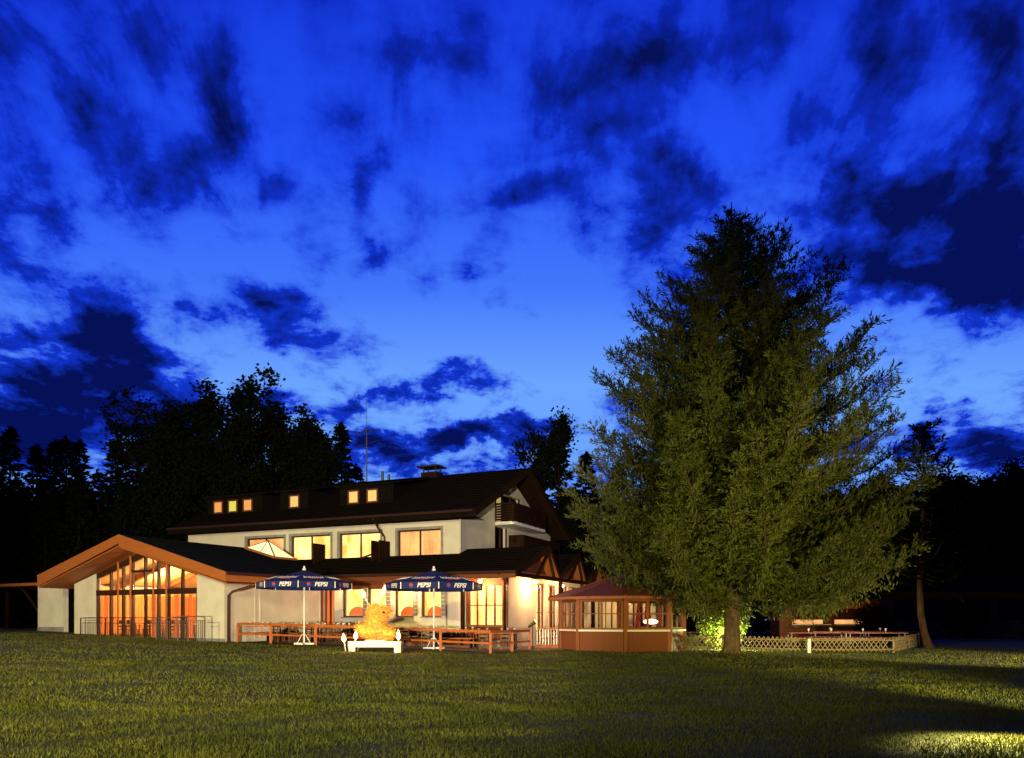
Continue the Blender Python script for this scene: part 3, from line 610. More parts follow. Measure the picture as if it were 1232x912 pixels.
# ------------------------------------------------------------------ terrace
def follow(mb, poly, dzz):
    mb.add([(x, y, g1(x, y) + dzz) for x, y in poly], [tuple(range(len(poly)))])
tp = MB(); XS = np.linspace(-12.6, 3.2, 18)
for i in range(17):
    for j in range(8):
        def P(i_, j_):
            x = XS[i_]; y0 = np.interp(x, [-12.6, -9, -1, 1.2, 3.2], [38.0, 36.2, 33.2, 35, 37.5]); y1 = np.interp(x, [-12.6, -11, 0, 3.2], [40, 44, 41, 41]); return x, y0 + (y1 - y0) * j_ / 8
        q = [P(i, j), P(i + 1, j), P(i + 1, j + 1), P(i, j + 1)]; tp.add([(a, b, g1(a, b) + .035) for a, b in q], [(0, 1, 2, 3)])
tag(tp.build('terrace', PAVE), 'paved terrace in front of the dining wing', None, None, 'structure')
# post and rail fence
FP = [at(286, 38.2), at(326, 37), at(380, 35.6), at(440, 34.8), at(530, 33.6), at(590, 32.4), at(616, 34), at(637, 36.4)]
fe = empty('rail_fence', FP[4], 0, 'long low two rail timber fence with orange brown posts round the terrace', 'fence')
o0 = Vector(FP[4])
HT = [.9, .88, .87, .9, .93, .95, .95, .93]
for p in FP:
    a = Vector(p) - o0; MB().bar(a - Vector((0, 0, .1)), a + Vector((0, 0, .86)), .11).build('post', RAILW, fe)
for i in range(7):
    a, b = Vector(FP[i]) - o0, Vector(FP[i + 1]) - o0
    for h, t in ((.90, .10), (.42, .08)):
        MB().bar(a + Vector((0, -.06, h)), b + Vector((0, -.06, h)), .06, t).build('rail', RAILW, fe)
# umbrellas
def text_mesh(s, size, m, parent, mat4, name='lettering'):
    cu = bpy.data.curves.new(name, 'FONT'); cu.body = s; cu.size = size; cu.align_x = 'CENTER'; cu.align_y = 'CENTER'; cu.extrude = .003; cu.shear = .25; cu.offset = .006
    to = bpy.data.objects.new(name, cu); col.objects.link(to); bpy.context.view_layer.update()
    me = bpy.data.meshes.new_from_object(to.evaluated_get(bpy.context.evaluated_depsgraph_get())); bpy.data.objects.remove(to)
    me.transform(mat4); me.materials.clear(); me.materials.append(m); o = bpy.data.objects.new(name, me); col.objects.link(o); o.parent = parent; return o
TXT = mat('white_print', (.80, .80, .78), .7); TRED = mat('red_print', (.6, .03, .02), .7); TBLU = mat('blue_print', (.04, .10, .45), .7)
def umbrella(label):
    u_ = empty('parasol', (0, 0, 0), 0, label, 'parasol', 'dark blue parasols on the terrace')
    n = 8; Rr = 2.08; zt, ze, zv = 3.34, 2.78, 2.5; off = R(-90 + 8)
    cn = MB(); ang = [off + 2 * math.pi * (k) / n for k in range(n)]
    base = len(cn.v)
    rings = [(0.07, zt), (.7, zt - .19), (1.4, zt - .375), (Rr, ze)]
    for r_, z in rings:
        for k in range(n):
            a, b = ang[k], ang[(k + 1) % n]; p = Vector((r_ * math.cos(a), r_ * math.sin(a), z)); q = Vector((r_ * math.cos(b), r_ * math.sin(b), z)) if k < n - 1 else Vector((r_ * math.cos(ang[0]), r_ * math.sin(ang[0]), z))
            m_ = (p + q) / 2; m_.z -= .03 * r_ / Rr
            cn.v += [tuple(p), tuple(m_)]
    for i in range(3):
        for k in range(2 * n): cn.f.append((i * 2 * n + k, i * 2 * n + (k + 1) % (2 * n), (i + 1) * 2 * n + (k + 1) % (2 * n), (i + 1) * 2 * n + k))
    can = cn.build('canopy', NAVY, u_)
    vl = MB()
    for k in range(n):
        a, b = ang[k] + .012, ang[(k + 1) % n] - .012
        if k == n - 1: b = ang[0] + 2 * math.pi - .012
        pa = Vector((Rr * math.cos(a), Rr * math.sin(a), ze)); pb = Vector((Rr * math.cos(b), Rr * math.sin(b), ze))
        nv = ((pa + pb) / 2); nv.z = 0; nv = nv.normalized() * .007; vl.slab([pa, pb, pb + Vector((0, 0, zv - ze)), pa + Vector((0, 0, zv - ze))], nv)
    va = vl.build('valance', NAVY, u_)
    rb = MB()
    for a in ang: rb.bar((Rr * 1.002 * math.cos(a), Rr * 1.002 * math.sin(a), zv), (Rr * 1.002 * math.cos(a), Rr * 1.002 * math.sin(a), ze), .035)
    rb.build('seam', WHITE, va)
    for a in ang: MB().bar((0, 0, zt - .15), (Rr * .98 * math.cos(a), Rr * .98 * math.sin(a), ze + .0), .02).build('rib', WHITE, u_)
    for k in range(n):
        a = off + 2 * math.pi * (k + .5) / n; ap_ = Rr * math.cos(math.pi / n)
        Mv = Matrix.Translation(((ap_ + .014) * math.cos(a), (ap_ + .014) * math.sin(a), (ze + zv) / 2)) @ Matrix.Rotation(a + math.pi / 2, 4, 'Z') @ Matrix.Rotation(math.pi / 2, 4, 'X')
        text_mesh('PEPSI', .25, TXT, va, Mv @ Matrix.Translation((.17, 0, 0)))
        for (c_, m_, s_) in ((-.36, TRED, 1), (-.36, TBLU, -1)):
            d = MB(Mv); pts = [(c_ + .085 * math.cos(t), s_ * .085 * math.sin(t)) for t in np.linspace(0.05, math.pi - .05, 9)]; d.v = [(x, y, .004) for x, y in pts] + [(x, y, .0) for x, y in pts]; d.f = [tuple(range(9)), tuple(range(17, 8, -1))]; d.build('emblem', m_, va)
        # slanted logo on the cloth, with a red and blue swash below it
        rz_ = 1.50; zc = np.interp(rz_ * 1.08, [.07, .7, 1.4, Rr], [zt, zt - .19, zt - .375, ze])
        sl = math.atan2(.19, .7) * 1.08
        Mc = Matrix.Translation((rz_ * math.cos(a), rz_ * math.sin(a), zc + .012)) @ Matrix.Rotation(a + math.pi / 2, 4, 'Z') @ Matrix.Rotation(sl, 4, 'X')
        lt = MB(Mc)
        for q_ in range(10):
            x = -.42 + q_ * .09; h_ = .15 + .07 * ((q_ * 7) % 3 == 0); lt.bar((x, -h_ * .5 + .06, .03), (x + .045, h_ + .06, .03), .032, .006); 
            if q_ < 9 and q_ % 2 == 0: lt.bar((x + .03, .05 + h_ * .6, .03), (x + .10, .05, .03), .022, .006)
        lt.bar((-.46, .01, .03), (.46, .06, .03), .018, .006)
        lt.build('lettering', TXT, can)
        MB(Mc).bar((-.22, -.16, .03), (.30, -.12, .03), .07, .006).build('emblem', TRED, can)
    MB().tube([(0, 0, 0), (0, 0, zt)], .04, 10).build('pole', WHITE, u_)
    MB().lathe([(.07, 0), (.09, .06), (.04, .10), (.05, .16), (.01, .2)], (0, 0, zt), 10).build('finial', WHITE, u_)
    b = MB(); b.bar((-.45, 0, .05), (.45, 0, .05), .08); b.bar((0, -.45, .05), (0, .45, .05), .08); b.tube([(-.3, -.05, .06), (-.1, -.05, .45), (.05, -.05, .5)], .02, 6); b.tube([(.3, -.05, .06), (.1, -.05, .42), (-.02, -.05, .5)], .02, 6); b.build('base', WHITE, u_)
    return u_
um = umbrella('open dark blue parasol in front of the blank white hall side wall')
p = at(366, 35.4); um.location = (p[0], p[1], p[2] + .03)
u2 = copy_tree(um); p = at(522, 34.6); u2.location = (p[0], p[1], .24); u2['label'] = 'open dark blue parasol right of the glowing straw figure, before the row of lit windows'; u2.rotation_euler = (0, 0, R(3)); u2.scale = (1.03,) * 3

# terrace tables with benches
tt = table_proto('terrace_table', RAILW, DARKWOOD, 'x', 'table', 2.0, .75); bn = table_proto('terrace_bench', RAILW, DARKWOOD, 'x', 'bench', 2.0, .28, .45)
gc = chair_proto('garden_chair', mat('chair_wood', (.16, .075, .035), .5), 'x', 'chair', .88)
TT = [(312, 39.2, 'by the hall corner'), (352, 38.6, 'by the left parasol pole'), (402, 38.2, 'before the glass door'), (398, 41.3, 'under the first dining window'), (462, 39.5, 'behind the straw figure'), (505, 37.8, 'left of the right parasol pole'), (548, 37.0, 'right of the right parasol pole'), (598, 36.4, 'under the bay window')]
kc = 0; kb = 0; kg = 0
jar = empty('candle_jar', (0, 0, 0), 0, 'x', 'candle jar'); MB().lathe([(.035, 0), (.05, .03), (.05, .09), (.04, .11)], n=10).build('glass', CANDLE, jar)
gl = empty('wine_glass', (0, 0, 0), 0, 'x', 'glass'); MB().lathe([(.045, 0), (.010, .012), (.010, .08), (.045, .11), (.052, .17), (.045, .22)], n=10).build('bowl', GLINT, gl)
pm = MB(); pm.lathe([(.06, 0), (.13, .015), (.135, .02)], n=16); plp = empty('plate', (0, 0, 0), 0, 'x', 'plate'); pm.build('dish', WHITE, plp)
kj = 0; kp = 0
for i, (px, D, w_) in enumerate(TT):
    x, y, z = at(px, D); z += .035; ra = R(-14 if px < 480 else -8)
    place(tt, i == 0, (x, y, z), ra, 'brown slatted terrace table %s' % w_, 'terrace tables')
    c_, s_ = math.cos(ra), math.sin(ra)
    if i % 2 == 0:
        for sg, wd in ((-1, 'front'), (1, 'back')):
            place(bn, kb == 0, (x - sg * s_ * .62, y + sg * c_ * .62, z), ra, 'brown bench at the %s of the table %s' % (wd, w_), 'terrace benches'); kb += 1
    else:
        for dx_, sg, wd in ((-.5, -1, 'left front'), (.5, -1, 'right front'), (-.5, 1, 'left back'), (.5, 1, 'right back')):
            place(gc, kc == 0, (x + dx_ * c_ - sg * s_ * .62, y + dx_ * s_ + sg * c_ * .62, z), ra + (math.pi if sg < 0 else 0), 'dark garden chair, %s of the table %s' % (wd, w_), 'garden chairs'); kc += 1
    if i in (0, 1, 2, 4):
        place(jar, kj == 0, (x + .15 * c_, y + .15 * s_, z + .75), 0, 'small glowing red candle jar on the table %s' % w_, 'red candle jars on terrace tables'); kj += 1
    for dx_, wd in ((-.85, 'far left'), (-.45, 'left'), (.22, 'middle'), (.5, 'right'), (.82, 'far right')):
        place(gl, kg == 0, (x + dx_ * c_, y + dx_ * s_ - .1, z + .75), 0, 'wine glass, %s of the table %s' % (wd, w_), 'wine glasses'); kg += 1
        if wd[0] != 'f': place(plp, kp == 0, (x + (dx_ * 1.2) * c_, y + dx_ * 1.2 * s_ - .2, z + .75), 0, 'white plate, %s of the table %s' % (wd, w_), 'white plates'); kp += 1
# planters with low plants along the wall
def leaves(n, c, rad, size, rs_, flat=.3):
    P = rs_.randn(n, 3); P /= np.linalg.norm(P, axis=1)[:, None]; P *= rs_.rand(n, 1) ** .4; P = P * np.array(rad) + np.array(c)
    a = rs_.randn(n, 3); a /= np.linalg.norm(a, axis=1)[:, None]; b = np.cross(a, rs_.randn(n, 3)); b /= np.linalg.norm(b, axis=1)[:, None]; s_ = size * (.6 + .8 * rs_.rand(n, 1))
    Q = np.stack([P, P + a * s_ * .5 + b * s_ * .3, P + a * s_, P + a * s_ * .5 - b * s_ * .3], 1); return Q.reshape(-1, 3)
for i, (x0, D, wd) in enumerate(((300, 40.0, 'under the left end of the blank hall wall'), (340, 41.5, 'under the right end of the blank hall wall'), (430, 42.6, 'below the first lit dining window'), (490, 41.2, 'below the third lit dining window'), (545, 40.3, 'left of the bay window'))):
    x, y, z = at(x0, D); e = empty('flower_box', (x, y, z), R(55 if i < 2 else -24), 'long wooden flower box with low greenery %s' % wd, 'planter', 'flower boxes')
    MB().box(-1.1, 1.1, -.16, .16, .03, .35).build('box', CLAD, e)
    npmesh('plants', leaves(900, (0, 0, .5), (1.1, .18, .25), .11, rs), 4, DKLEAF, e)
# menu stand, floor spotlight on the fence
x, y, z = at(641, 37.2); e = empty('terrace_spotlight', (x, y, z), 0, 'small dark spotlight on a stake, tilted up beside the right fence end', 'spotlight')
MB().tube([(0, 0, 0), (0, 0, 1.1)], .03, 6).build('stake', METAL, e); MB().tube([(-.22, 0, 1.05), (.12, 0, 1.32)], [.07, .11], 10).build('housing', METAL, e); MB().tube([(.125, 0, 1.324), (.14, 0, 1.336)], .09, 10).build('lens', FLAME, e)
x, y, z = at(668, 39.0); e = empty('porch_railing', (x, y, z), R(-8), 'low brown porch railing with thin balusters beside the gazebo', 'railing')
w = MB(); w.bar((-.95, 0, 1.0), (.5, 0, 1.0), .09, .06); w.bar((-.95, 0, .15), (.5, 0, .15), .07); w.build('rail', RAILW, e)
for k in range(11): MB().bar((-.9 + k * .14, 0, .15), (-.9 + k * .14, 0, 1.0), .025).build('baluster', RAILM, e)
MB().bar((-.25, -.04, 0), (-.25, -.04, 1.05), .1).build('post', RAILW, e); MB().box(-1.0, .6, -.3, .5, .0, .12).build('step', RAILW, e)
for k, (px, D) in enumerate(((652, 40), (664, 41.2))):
    x, y, z = at(px, D); place(gc, False, (x, y, z + .03), R(140 + 80 * k), 'dark garden chair standing %s' % ('at the foot of the porch post' if k == 0 else 'under the second wall lamp behind the porch railing'), 'garden chairs')

# straw figure on its low white stand, with torches
x, y, z = at(453, 31.2); z = g1(x, y); stand = empty('low_stand', (x, y, z), 0, 'low white wooden bench shaped stand carrying the straw figure', 'stand')
MB().box(-1.02, 1.02, -.35, .35, .30, .42).build('top', WHITE, stand)
MB().box(-1.05, 1.0, -.38, -.352, .20, .43).build('front_board', WHITE, stand)
for sx in (-.9, .88):
    for sy in (-.28, .28): MB().box(sx - .13, sx + .13, sy - .07, sy + .07, -.03, .30).build('leg', WHITE, stand)
MB().box(-.40, .38, -.30, .30, .42, .48).build('base_board', WHITE, stand)
fig = empty('straw_figure', (x, y, z + .48), 0, 'hunched animal shape covered in yellow flowers, sitting on the low white stand between torches', 'figure')
import bmesh
BL2 = [((0, 0, .40), (.62, .45, .42)), ((-.50, 0, .47), (.30, .30, .26)), ((.42, -.02, .30), (.36, .34, .28)), ((-.02, 0, .85), (.44, .38, .42)), ((-.05, 0, 1.15), (.36, .32, .26)), ((.26, -.02, 1.10), (.30, .26, .24)), ((.50, -.03, 1.06), (.15, .14, .12))]
mbd = bpy.data.metaballs.new('mb'); mbd.resolution = .06; mbd.threshold = .35
mo = bpy.data.objects.new('mb', mbd); col.objects.link(mo)
for c_, r_ in BL2:
    el = mbd.elements.new(type='ELLIPSOID'); el.co = c_; el.radius = 1.0; el.size_x, el.size_y, el.size_z = [q * 1.20 for q in r_]; el.stiffness = 2
bpy.context.view_layer.update()
me = bpy.data.meshes.new_from_object(mo.evaluated_get(bpy.context.evaluated_depsgraph_get())); bpy.data.objects.remove(mo)
V_ = np.zeros(len(me.vertices) * 3); me.vertices.foreach_get('co', V_); V_ = V_.reshape(-1, 3)
V_ *= 1; V_[:, 2] -= V_[:, 2].min()
nrm = np.zeros(len(me.vertices) * 3); me.vertices.foreach_get('normal', nrm); nrm = nrm.reshape(-1, 3)
V_ += nrm * (.035 * rs.randn(len(V_), 1)); sc_ = 1.42 / V_[:, 2].max(); V_ *= sc_; me.vertices.foreach_set('co', V_.ravel()); me.update(); me.materials.clear(); me.materials.append(STRAW)
bo = bpy.data.objects.new('body', me); col.objects.link(bo); bo.parent = fig
idx = rs.randint(0, len(V_), 5200); P = V_[idx] + rs.randn(5200, 3) * .03; nn = nrm[idx] + rs.randn(5200, 3) * .8; nn /= np.linalg.norm(nn, axis=1)[:, None]; bb = np.cross(nn, rs.randn(5200, 3)); bb /= np.linalg.norm(bb, axis=1)[:, None]
npmesh('petals', np.stack([P, P + nn * .022 + bb * .022, P + nn * .045, P + nn * .022 - bb * .022], 1).reshape(-1, 3), 4, STRAW, fig)
MB().lathe([(.03, -.04), (.07, 0), (.03, .04)], (.34, -.40, 1.08), 10).build('eye', METAL, fig)
MB().tube([(.66, -.06, 1.06), (.76, -.08, 1.06)], [.05, .02], 8).build('snout_tip', WHITE, fig)
def torch(p, q, label, power, fl=.17):
    p = Vector(p); q = Vector(q); e = empty('torch', p, 0, label, 'torch', 'burning torches round the straw figure'); d = q - p
    MB().tube([(0, 0, 0), tuple(d)], [.014, .022], 6).build('stick', WHITE, e)
    dn = d.normalized(); dn = (dn + Vector((0, 0, .8))).normalized(); a = [d + dn * t for t in (0, fl * .35, fl * .8, fl * 1.5, fl * 2.0)]
    MB().tube([tuple(t) for t in a], [.03, .075, .085, .045, .006], 10).build('flame', FLAME, e, True)
    point('flame_light', tuple(d + dn * fl + Vector((0, -.12, 0))), power, (1, .55, .18), .07, e)
F = Vector((x, y, z + .48))
torch(F + Vector((-.22, -.1, 1.30)), F + Vector((-.46, -.1, 1.68)), 'burning torch leaning left from the head of the straw figure', 30)
torch(F + Vector((.05, -.1, 1.35)), F + Vector((.26, -.1, 1.78)), 'burning torch leaning right from the head of the straw figure', 30, .2)
torch((x - 1.05, y - .75, z), (x - 1.12, y - .75, z + .42), 'short torch burning in the grass, leftmost by the white stand', 38)
torch((x - .78, y - .55, z), (x - .72, y - .55, z + .52), 'torch burning at the left leg of the white stand', 38)
torch((x + .98, y - .55, z), (x + .95, y - .55, z + .50), 'tall flamed torch burning at the right end of the white stand', 48, .2)

# ------------------------------------------------------------------ gazebo
gx, gy = (748 - 616) / 950 * 38.2, 38.2; gzz = .06
gaz = empty('gazebo', (gx, gy, gzz), 0, 'eight sided wooden summerhouse with windows and red tiled roof beside the big spruce', 'gazebo')
n = 8; GR = 2.95; off = R(-90 - 5)
cor = [Vector((GR * math.cos(off + k * math.pi / 4), GR * math.sin(off + k * math.pi / 4), 0)) for k in range(8)]
MB().lathe([(GR * .99, -.15), (GR * .99, .10)], n=8).build('floor', PAVE, gaz).rotation_euler = (0, 0, off)
for k in range(8):
    a, b = cor[k], cor[(k + 1) % 8]; d = (b - a).normalized(); nn_ = Vector((d.y, -d.x, 0)); L_ = (b - a).length
    Mx = Matrix(((d.x, -nn_.x, 0, a.x), (d.y, -nn_.y, 0, a.y), (0, 0, 1, 0), (0, 0, 0, 1)))       # local x along the side, -y outwards
    MB(Mx).bar((0, 0, -.1), (0, 0, 2.5), .17).build('post', GAZPOST, gaz)
    door = k == 4
    if door: continue
    w = MB(Mx); w.box(.085, L_ - .085, .02, .06, -.12, .93); nb = 16
    for q_ in range(nb): w.box(.09 + (L_ - .18) * q_ / nb + .006, .09 + (L_ - .18) * (q_ + 1) / nb - .006, .0, .0195, -.1, .928)
    w.box(.085, L_ - .085, -.03, -.002, -.08, .05)
    w.build('panel', GAZ, gaz)
    MB(Mx).box(.06, L_ - .06, -.13, .10, .932, 1.02).build('sill', WHITE, gaz)
    f = MB(Mx)
    for c0, c1 in ((.09, .18), (L_ - .18, L_ - .09), (L_ / 2 - .05, L_ / 2 + .05)): f.box(c0, c1, .0, .06, 1.02, 2.38)
    f.box(.18, L_ / 2 - .05, .002, .058, 1.02, 1.10); f.box(L_ / 2 + .05, L_ - .18, .002, .058, 1.02, 1.10); f.box(.09, L_ - .09, .002, .058, 2.30, 2.40)
    f.box(.18, L_ / 2 - .05, .01, .05, 1.72, 1.765); f.box(L_ / 2 + .05, L_ - .18, .01, .05, 1.72, 1.765)
    fo = f.build('window', GAZPOST, gaz)
    MB(Mx).box(.18, L_ - .18, .028, .034, 1.1, 2.3).build('pane', GLASS, fo)
    MB(Mx).box(-.02, L_ + .02, -.06, .10, 2.42, 2.56).build('top_beam', GAZPOST, gaz)
rf = MB(); RE = 3.55; apx = (0, 0, 3.60)
rc = [Vector((RE * math.cos(off + k * math.pi / 4), RE * math.sin(off + k * math.pi / 4), 2.46)) for k in range(8)]
for k in range(8): rf.slab([rc[k], rc[(k + 1) % 8], Vector(apx)], (0, 0, .07))
rfo = rf.build('roof', TILERED, gaz)
w = MB()
for k in range(8): w.bar(rc[k] + Vector((0, 0, .08)), Vector((0, 0, 3.68)), .10, .06)
w.build('hip_cap', TILERED, rfo)
w = MB()
for k in range(8): w.bar(rc[k], rc[(k + 1) % 8], .04, .12)
w.build('eave_board', GAZPOST, rfo)
MB().lathe([(.1, 0), (.13, .1), (.03, .25), (.01, .5)], (0, 0, 3.64), 8).build('finial', METAL, rfo)
tb2 = table_proto('summerhouse_table', CLAD, CLAD, 'brown table seen through the middle windows of the summerhouse', 'table', 1.4, .7); tb2.location = (gx - .4, gy + .2, gzz + .1)
for k, (dx_, dy_) in enumerate(((-1.3, .3), (.6, .5), (1.1, -.3))):
    place(gc, False, (gx + dx_, gy + dy_, gzz + .1), R(90 - 90 * k), 'dark chair inside the summerhouse, %s its table' % ('left of', 'just right of', 'far right of')[k], 'chairs in the summerhouse')
x, y = gx + 1.5, gy + .6; e = empty('table_lamp', (x, y, gzz + .1), 0, 'low glowing white bowl lamp on a stand behind the right summerhouse window', 'lamp')
MB().tube([(0, 0, 0), (0, 0, 1.15)], .03, 6).build('stand', METAL, e); MB().lathe([(.1, 0), (.32, .05), (.38, .12), (.30, .2), (.1, .24)], (0, 0, 1.15), 16).build('bowl', mat('lit_bowl', (1, .62, .45), .5, emit=5), e, True)
point('bulb', (0, -.1, 1.6), 40, (1, .6, .3), .1, e)
# closed red parasols beyond
for k, (px, D) in enumerate(((769, 44), (779, 44.6))):
    x, y, z = at(px, D); e = empty('closed_parasol', (x, y, z), 0, 'folded red parasol seen through the summerhouse window, %s of the pair' % ('left' if k == 0 else 'right'), 'parasol', 'folded red parasols')
    MB().tube([(0, 0, 0), (0, 0, 2.9)], .03, 8).build('pole', WHITE, e); MB().lathe([(.10, 1.0), (.26, 1.1), (.20, 1.6), (.13, 2.2), (.03, 2.85)], n=9).build('canopy', REDC, e)
    MB().lathe([(.3, 0), (.3, .1), (.05, .14)], n=12).build('base', PLINTH, e)

# ------------------------------------------------------------------ beer garden on the right
def bx_(px, D): return at(px, D)
LP_ = [at(826, 38.0), at(870, 37.8), at(976, 37.4), at(1076, 37.0), at(1106, 41.5)]
lf = empty('lattice_fence', LP_[1], 0, 'low criss cross lattice fence of weathered slats behind the spruce trunk', 'fence'); o0 = Vector(LP_[1])
for i in range(4):
    a, b = Vector(LP_[i]) - o0, Vector(LP_[i + 1]) - o0; L_ = (b - a).length; d = (b - a) / L_; w = MB(); st = .21; h0, h1 = .08, .74; off_ = Vector((0, -.02, 0))
    m_ = int(L_ / st)
    for k in range(-2, m_ + 1):
        for sg in (1, -1):
            t0, t1 = (k * st, k * st + .42) if sg > 0 else (k * st + .42, k * st)
            z0, z1 = h0, h1
            if min(t0, t1) < 0 or max(t0, t1) > L_: continue
            w.bar(a + d * t0 + Vector((0, -.012 * sg, z0)), a + d * t1 + Vector((0, -.012 * sg, z1)), .018, .04)
    w.build('lattice', LATT, lf)
    w = MB(); w.bar(a + Vector((0, .04, .18)), b + Vector((0, .04, .18)), .04, .06); w.bar(a + Vector((0, .04, .60)), b + Vector((0, .04, .60)), .04, .06); w.build('rail', LATT, lf)
for p_ in LP_:
    a = Vector(p_) - o0; MB().bar(a + Vector((0, .1, -.05)), a + Vector((0, .1, .76)), .09).build('post', LATT, lf)
x, y, z = at(973, 37.1); e = empty('marker_post', (x, y, z), 0, 'short white post with a dark cap standing in front of the lattice fence', 'post'); MB().bar((0, 0, -.05), (0, 0, .66), .13).build('shaft', WHITE, e); MB().bar((0, 0, .66), (0, 0, .71), .17).build('cap', PLINTH, e)
rt = table_proto('beer_table', REDT, METAL, 'x', 'table', 3.2, .8); rb_ = table_proto('beer_bench', REDT, METAL, 'x', 'bench', 3.2, .28, .46)
RTS = [(985, 40.3, 'right of the spruce trunk'), (1050, 40.0, 'near the fence corner'), (1010, 43.5, 'in the middle of the garden'), (1070, 43.2, 'before the round bush'), (1035, 46.5, 'nearest the lit kiosk'), (835, 42.0, 'between gazebo and spruce trunk')]
for i, (px, D, wd) in enumerate(RTS):
    x, y, z = at(px, D); z = .12
    place(rt, i == 0, (x, y, z), R(-3 + i), 'long red beer garden table %s' % wd, 'red beer garden tables')
    for sg, q in ((-1, 'near'), (1, 'far')): place(rb_, i == 0 and sg < 0, (x, y + sg * .65, z), R(-3 + i), 'long red bench, %s side of the beer table %s' % (q, wd), 'red beer garden benches')
    if i < 4:
        for q, dx_ in (('left', -.55), ('right', .6))[:2 if i < 2 else 1]: place(gl, False, (x + dx_, y - .1, z + .75), 0, 'bright candle glass at the %s of the red table %s' % (q, wd), 'candle glasses on beer tables')
x, y, z = at(1000, 50); point('kiosk_light', (x, y - 3, 3.3), 70, (1, .38, .14), .2)
ki = empty('kiosk', (x, y, .1), R(-4), 'low brick red kiosk with two lit counter hatches behind the beer tables', 'kiosk')
ib = MB(); walled(ib, -3.2, 3.0, 0, .2, 0, 2.7, [(-2.4, -.2, 1.15, 2.1), (.2, 2.3, 1.15, 2.1)]); ib.build('wall', CLAD, ki)
MB().box(-3.2, 3.0, 2.2, 2.4, 0, 2.7).build('rear_wall', CLAD, ki); 
for sx in (-3.2, 2.9): MB().box(sx, sx + .1, .2, 2.2, 0, 2.7).build('side_wall', CLAD, ki)
for a, b in ((-2.4, -.2), (.2, 2.3)):
    MB().box(a - .1, b + .1, -.35, .0, 1.08, 1.148).build('counter', WHITE, ki); MB().box(a, b, 1.0, 1.05, 1.15, 1.42).build('lit_shelf', CURTP, ki)
    MB().box(a + .3, b - .4, -.2, .1, 2.12, 2.3).build('awning_board', FASCIA, ki)
MB().slab([(-3.7, -.8, 2.7), (3.5, -.8, 2.7), (3.5, 2.8, 3.1), (-3.7, 2.8, 3.1)], (0, 0, .12)).build('roof', TILE, ki)
x, y, z = at(1165, 62); lo = empty('low_building', (x, y, .1), R(-6), 'unlit long low building with pale base wall and dark windows at the right edge', 'building')
w = MB(); walled(w, -7, 7.5, 0, .3, 0, 3.6, [(-5.6, -1.6, 1.35, 3.0), (-.6, 1.6, 1.35, 3.0), (2.2, 6.5, 1.35, 3.0)]); w.box(-7, -6.7, .3, 5, 0, 3.6); w.box(7.2, 7.5, .3, 5, 0, 3.6); w.box(-7, 7.5, 5, 5.3, 0, 3.6); w.build('wall', mat('old_plaster', (.16, .13, .12), .9), lo)
for a, b in ((-5.6, -1.6), (-.6, 1.6), (2.2, 6.5)):
    w = MB(); w.box(a, b, .1, .16, 2.93, 3.0); w.box(a, b, .1, .16, 1.35, 1.42)
    nn2 = max(2, int((b - a) / 1.1))
    for k in range(nn2 + 1): w.bar((a + .03 + (b - a - .06) * k / nn2, .13, 1.42), (a + .03 + (b - a - .06) * k / nn2, .13, 2.93), .06)
    fo = w.build('window', FRAME, lo); MB().box(a, b, .125, .135, 1.42, 2.93).build('pane', mat('dark_glass', (.01, .01, .012), .1), fo)
MB().slab([(-7.8, -1, 3.6), (8.3, -1, 3.6), (8.3, 2.7, 4.9), (-7.8, 2.7, 4.9)], (0, 0, .15)).build('roof', TILE, lo); MB().slab([(-7.8, 2.7, 4.9), (8.3, 2.7, 4.9), (8.3, 6.2, 3.6), (-7.8, 6.2, 3.6)], (0, 0, .15)).build('roof', TILE, lo)
x, y, z = at(1120, 58); point('yard_light', (x, y - 4, 3.0), 14, (1, .35, .15), .2)
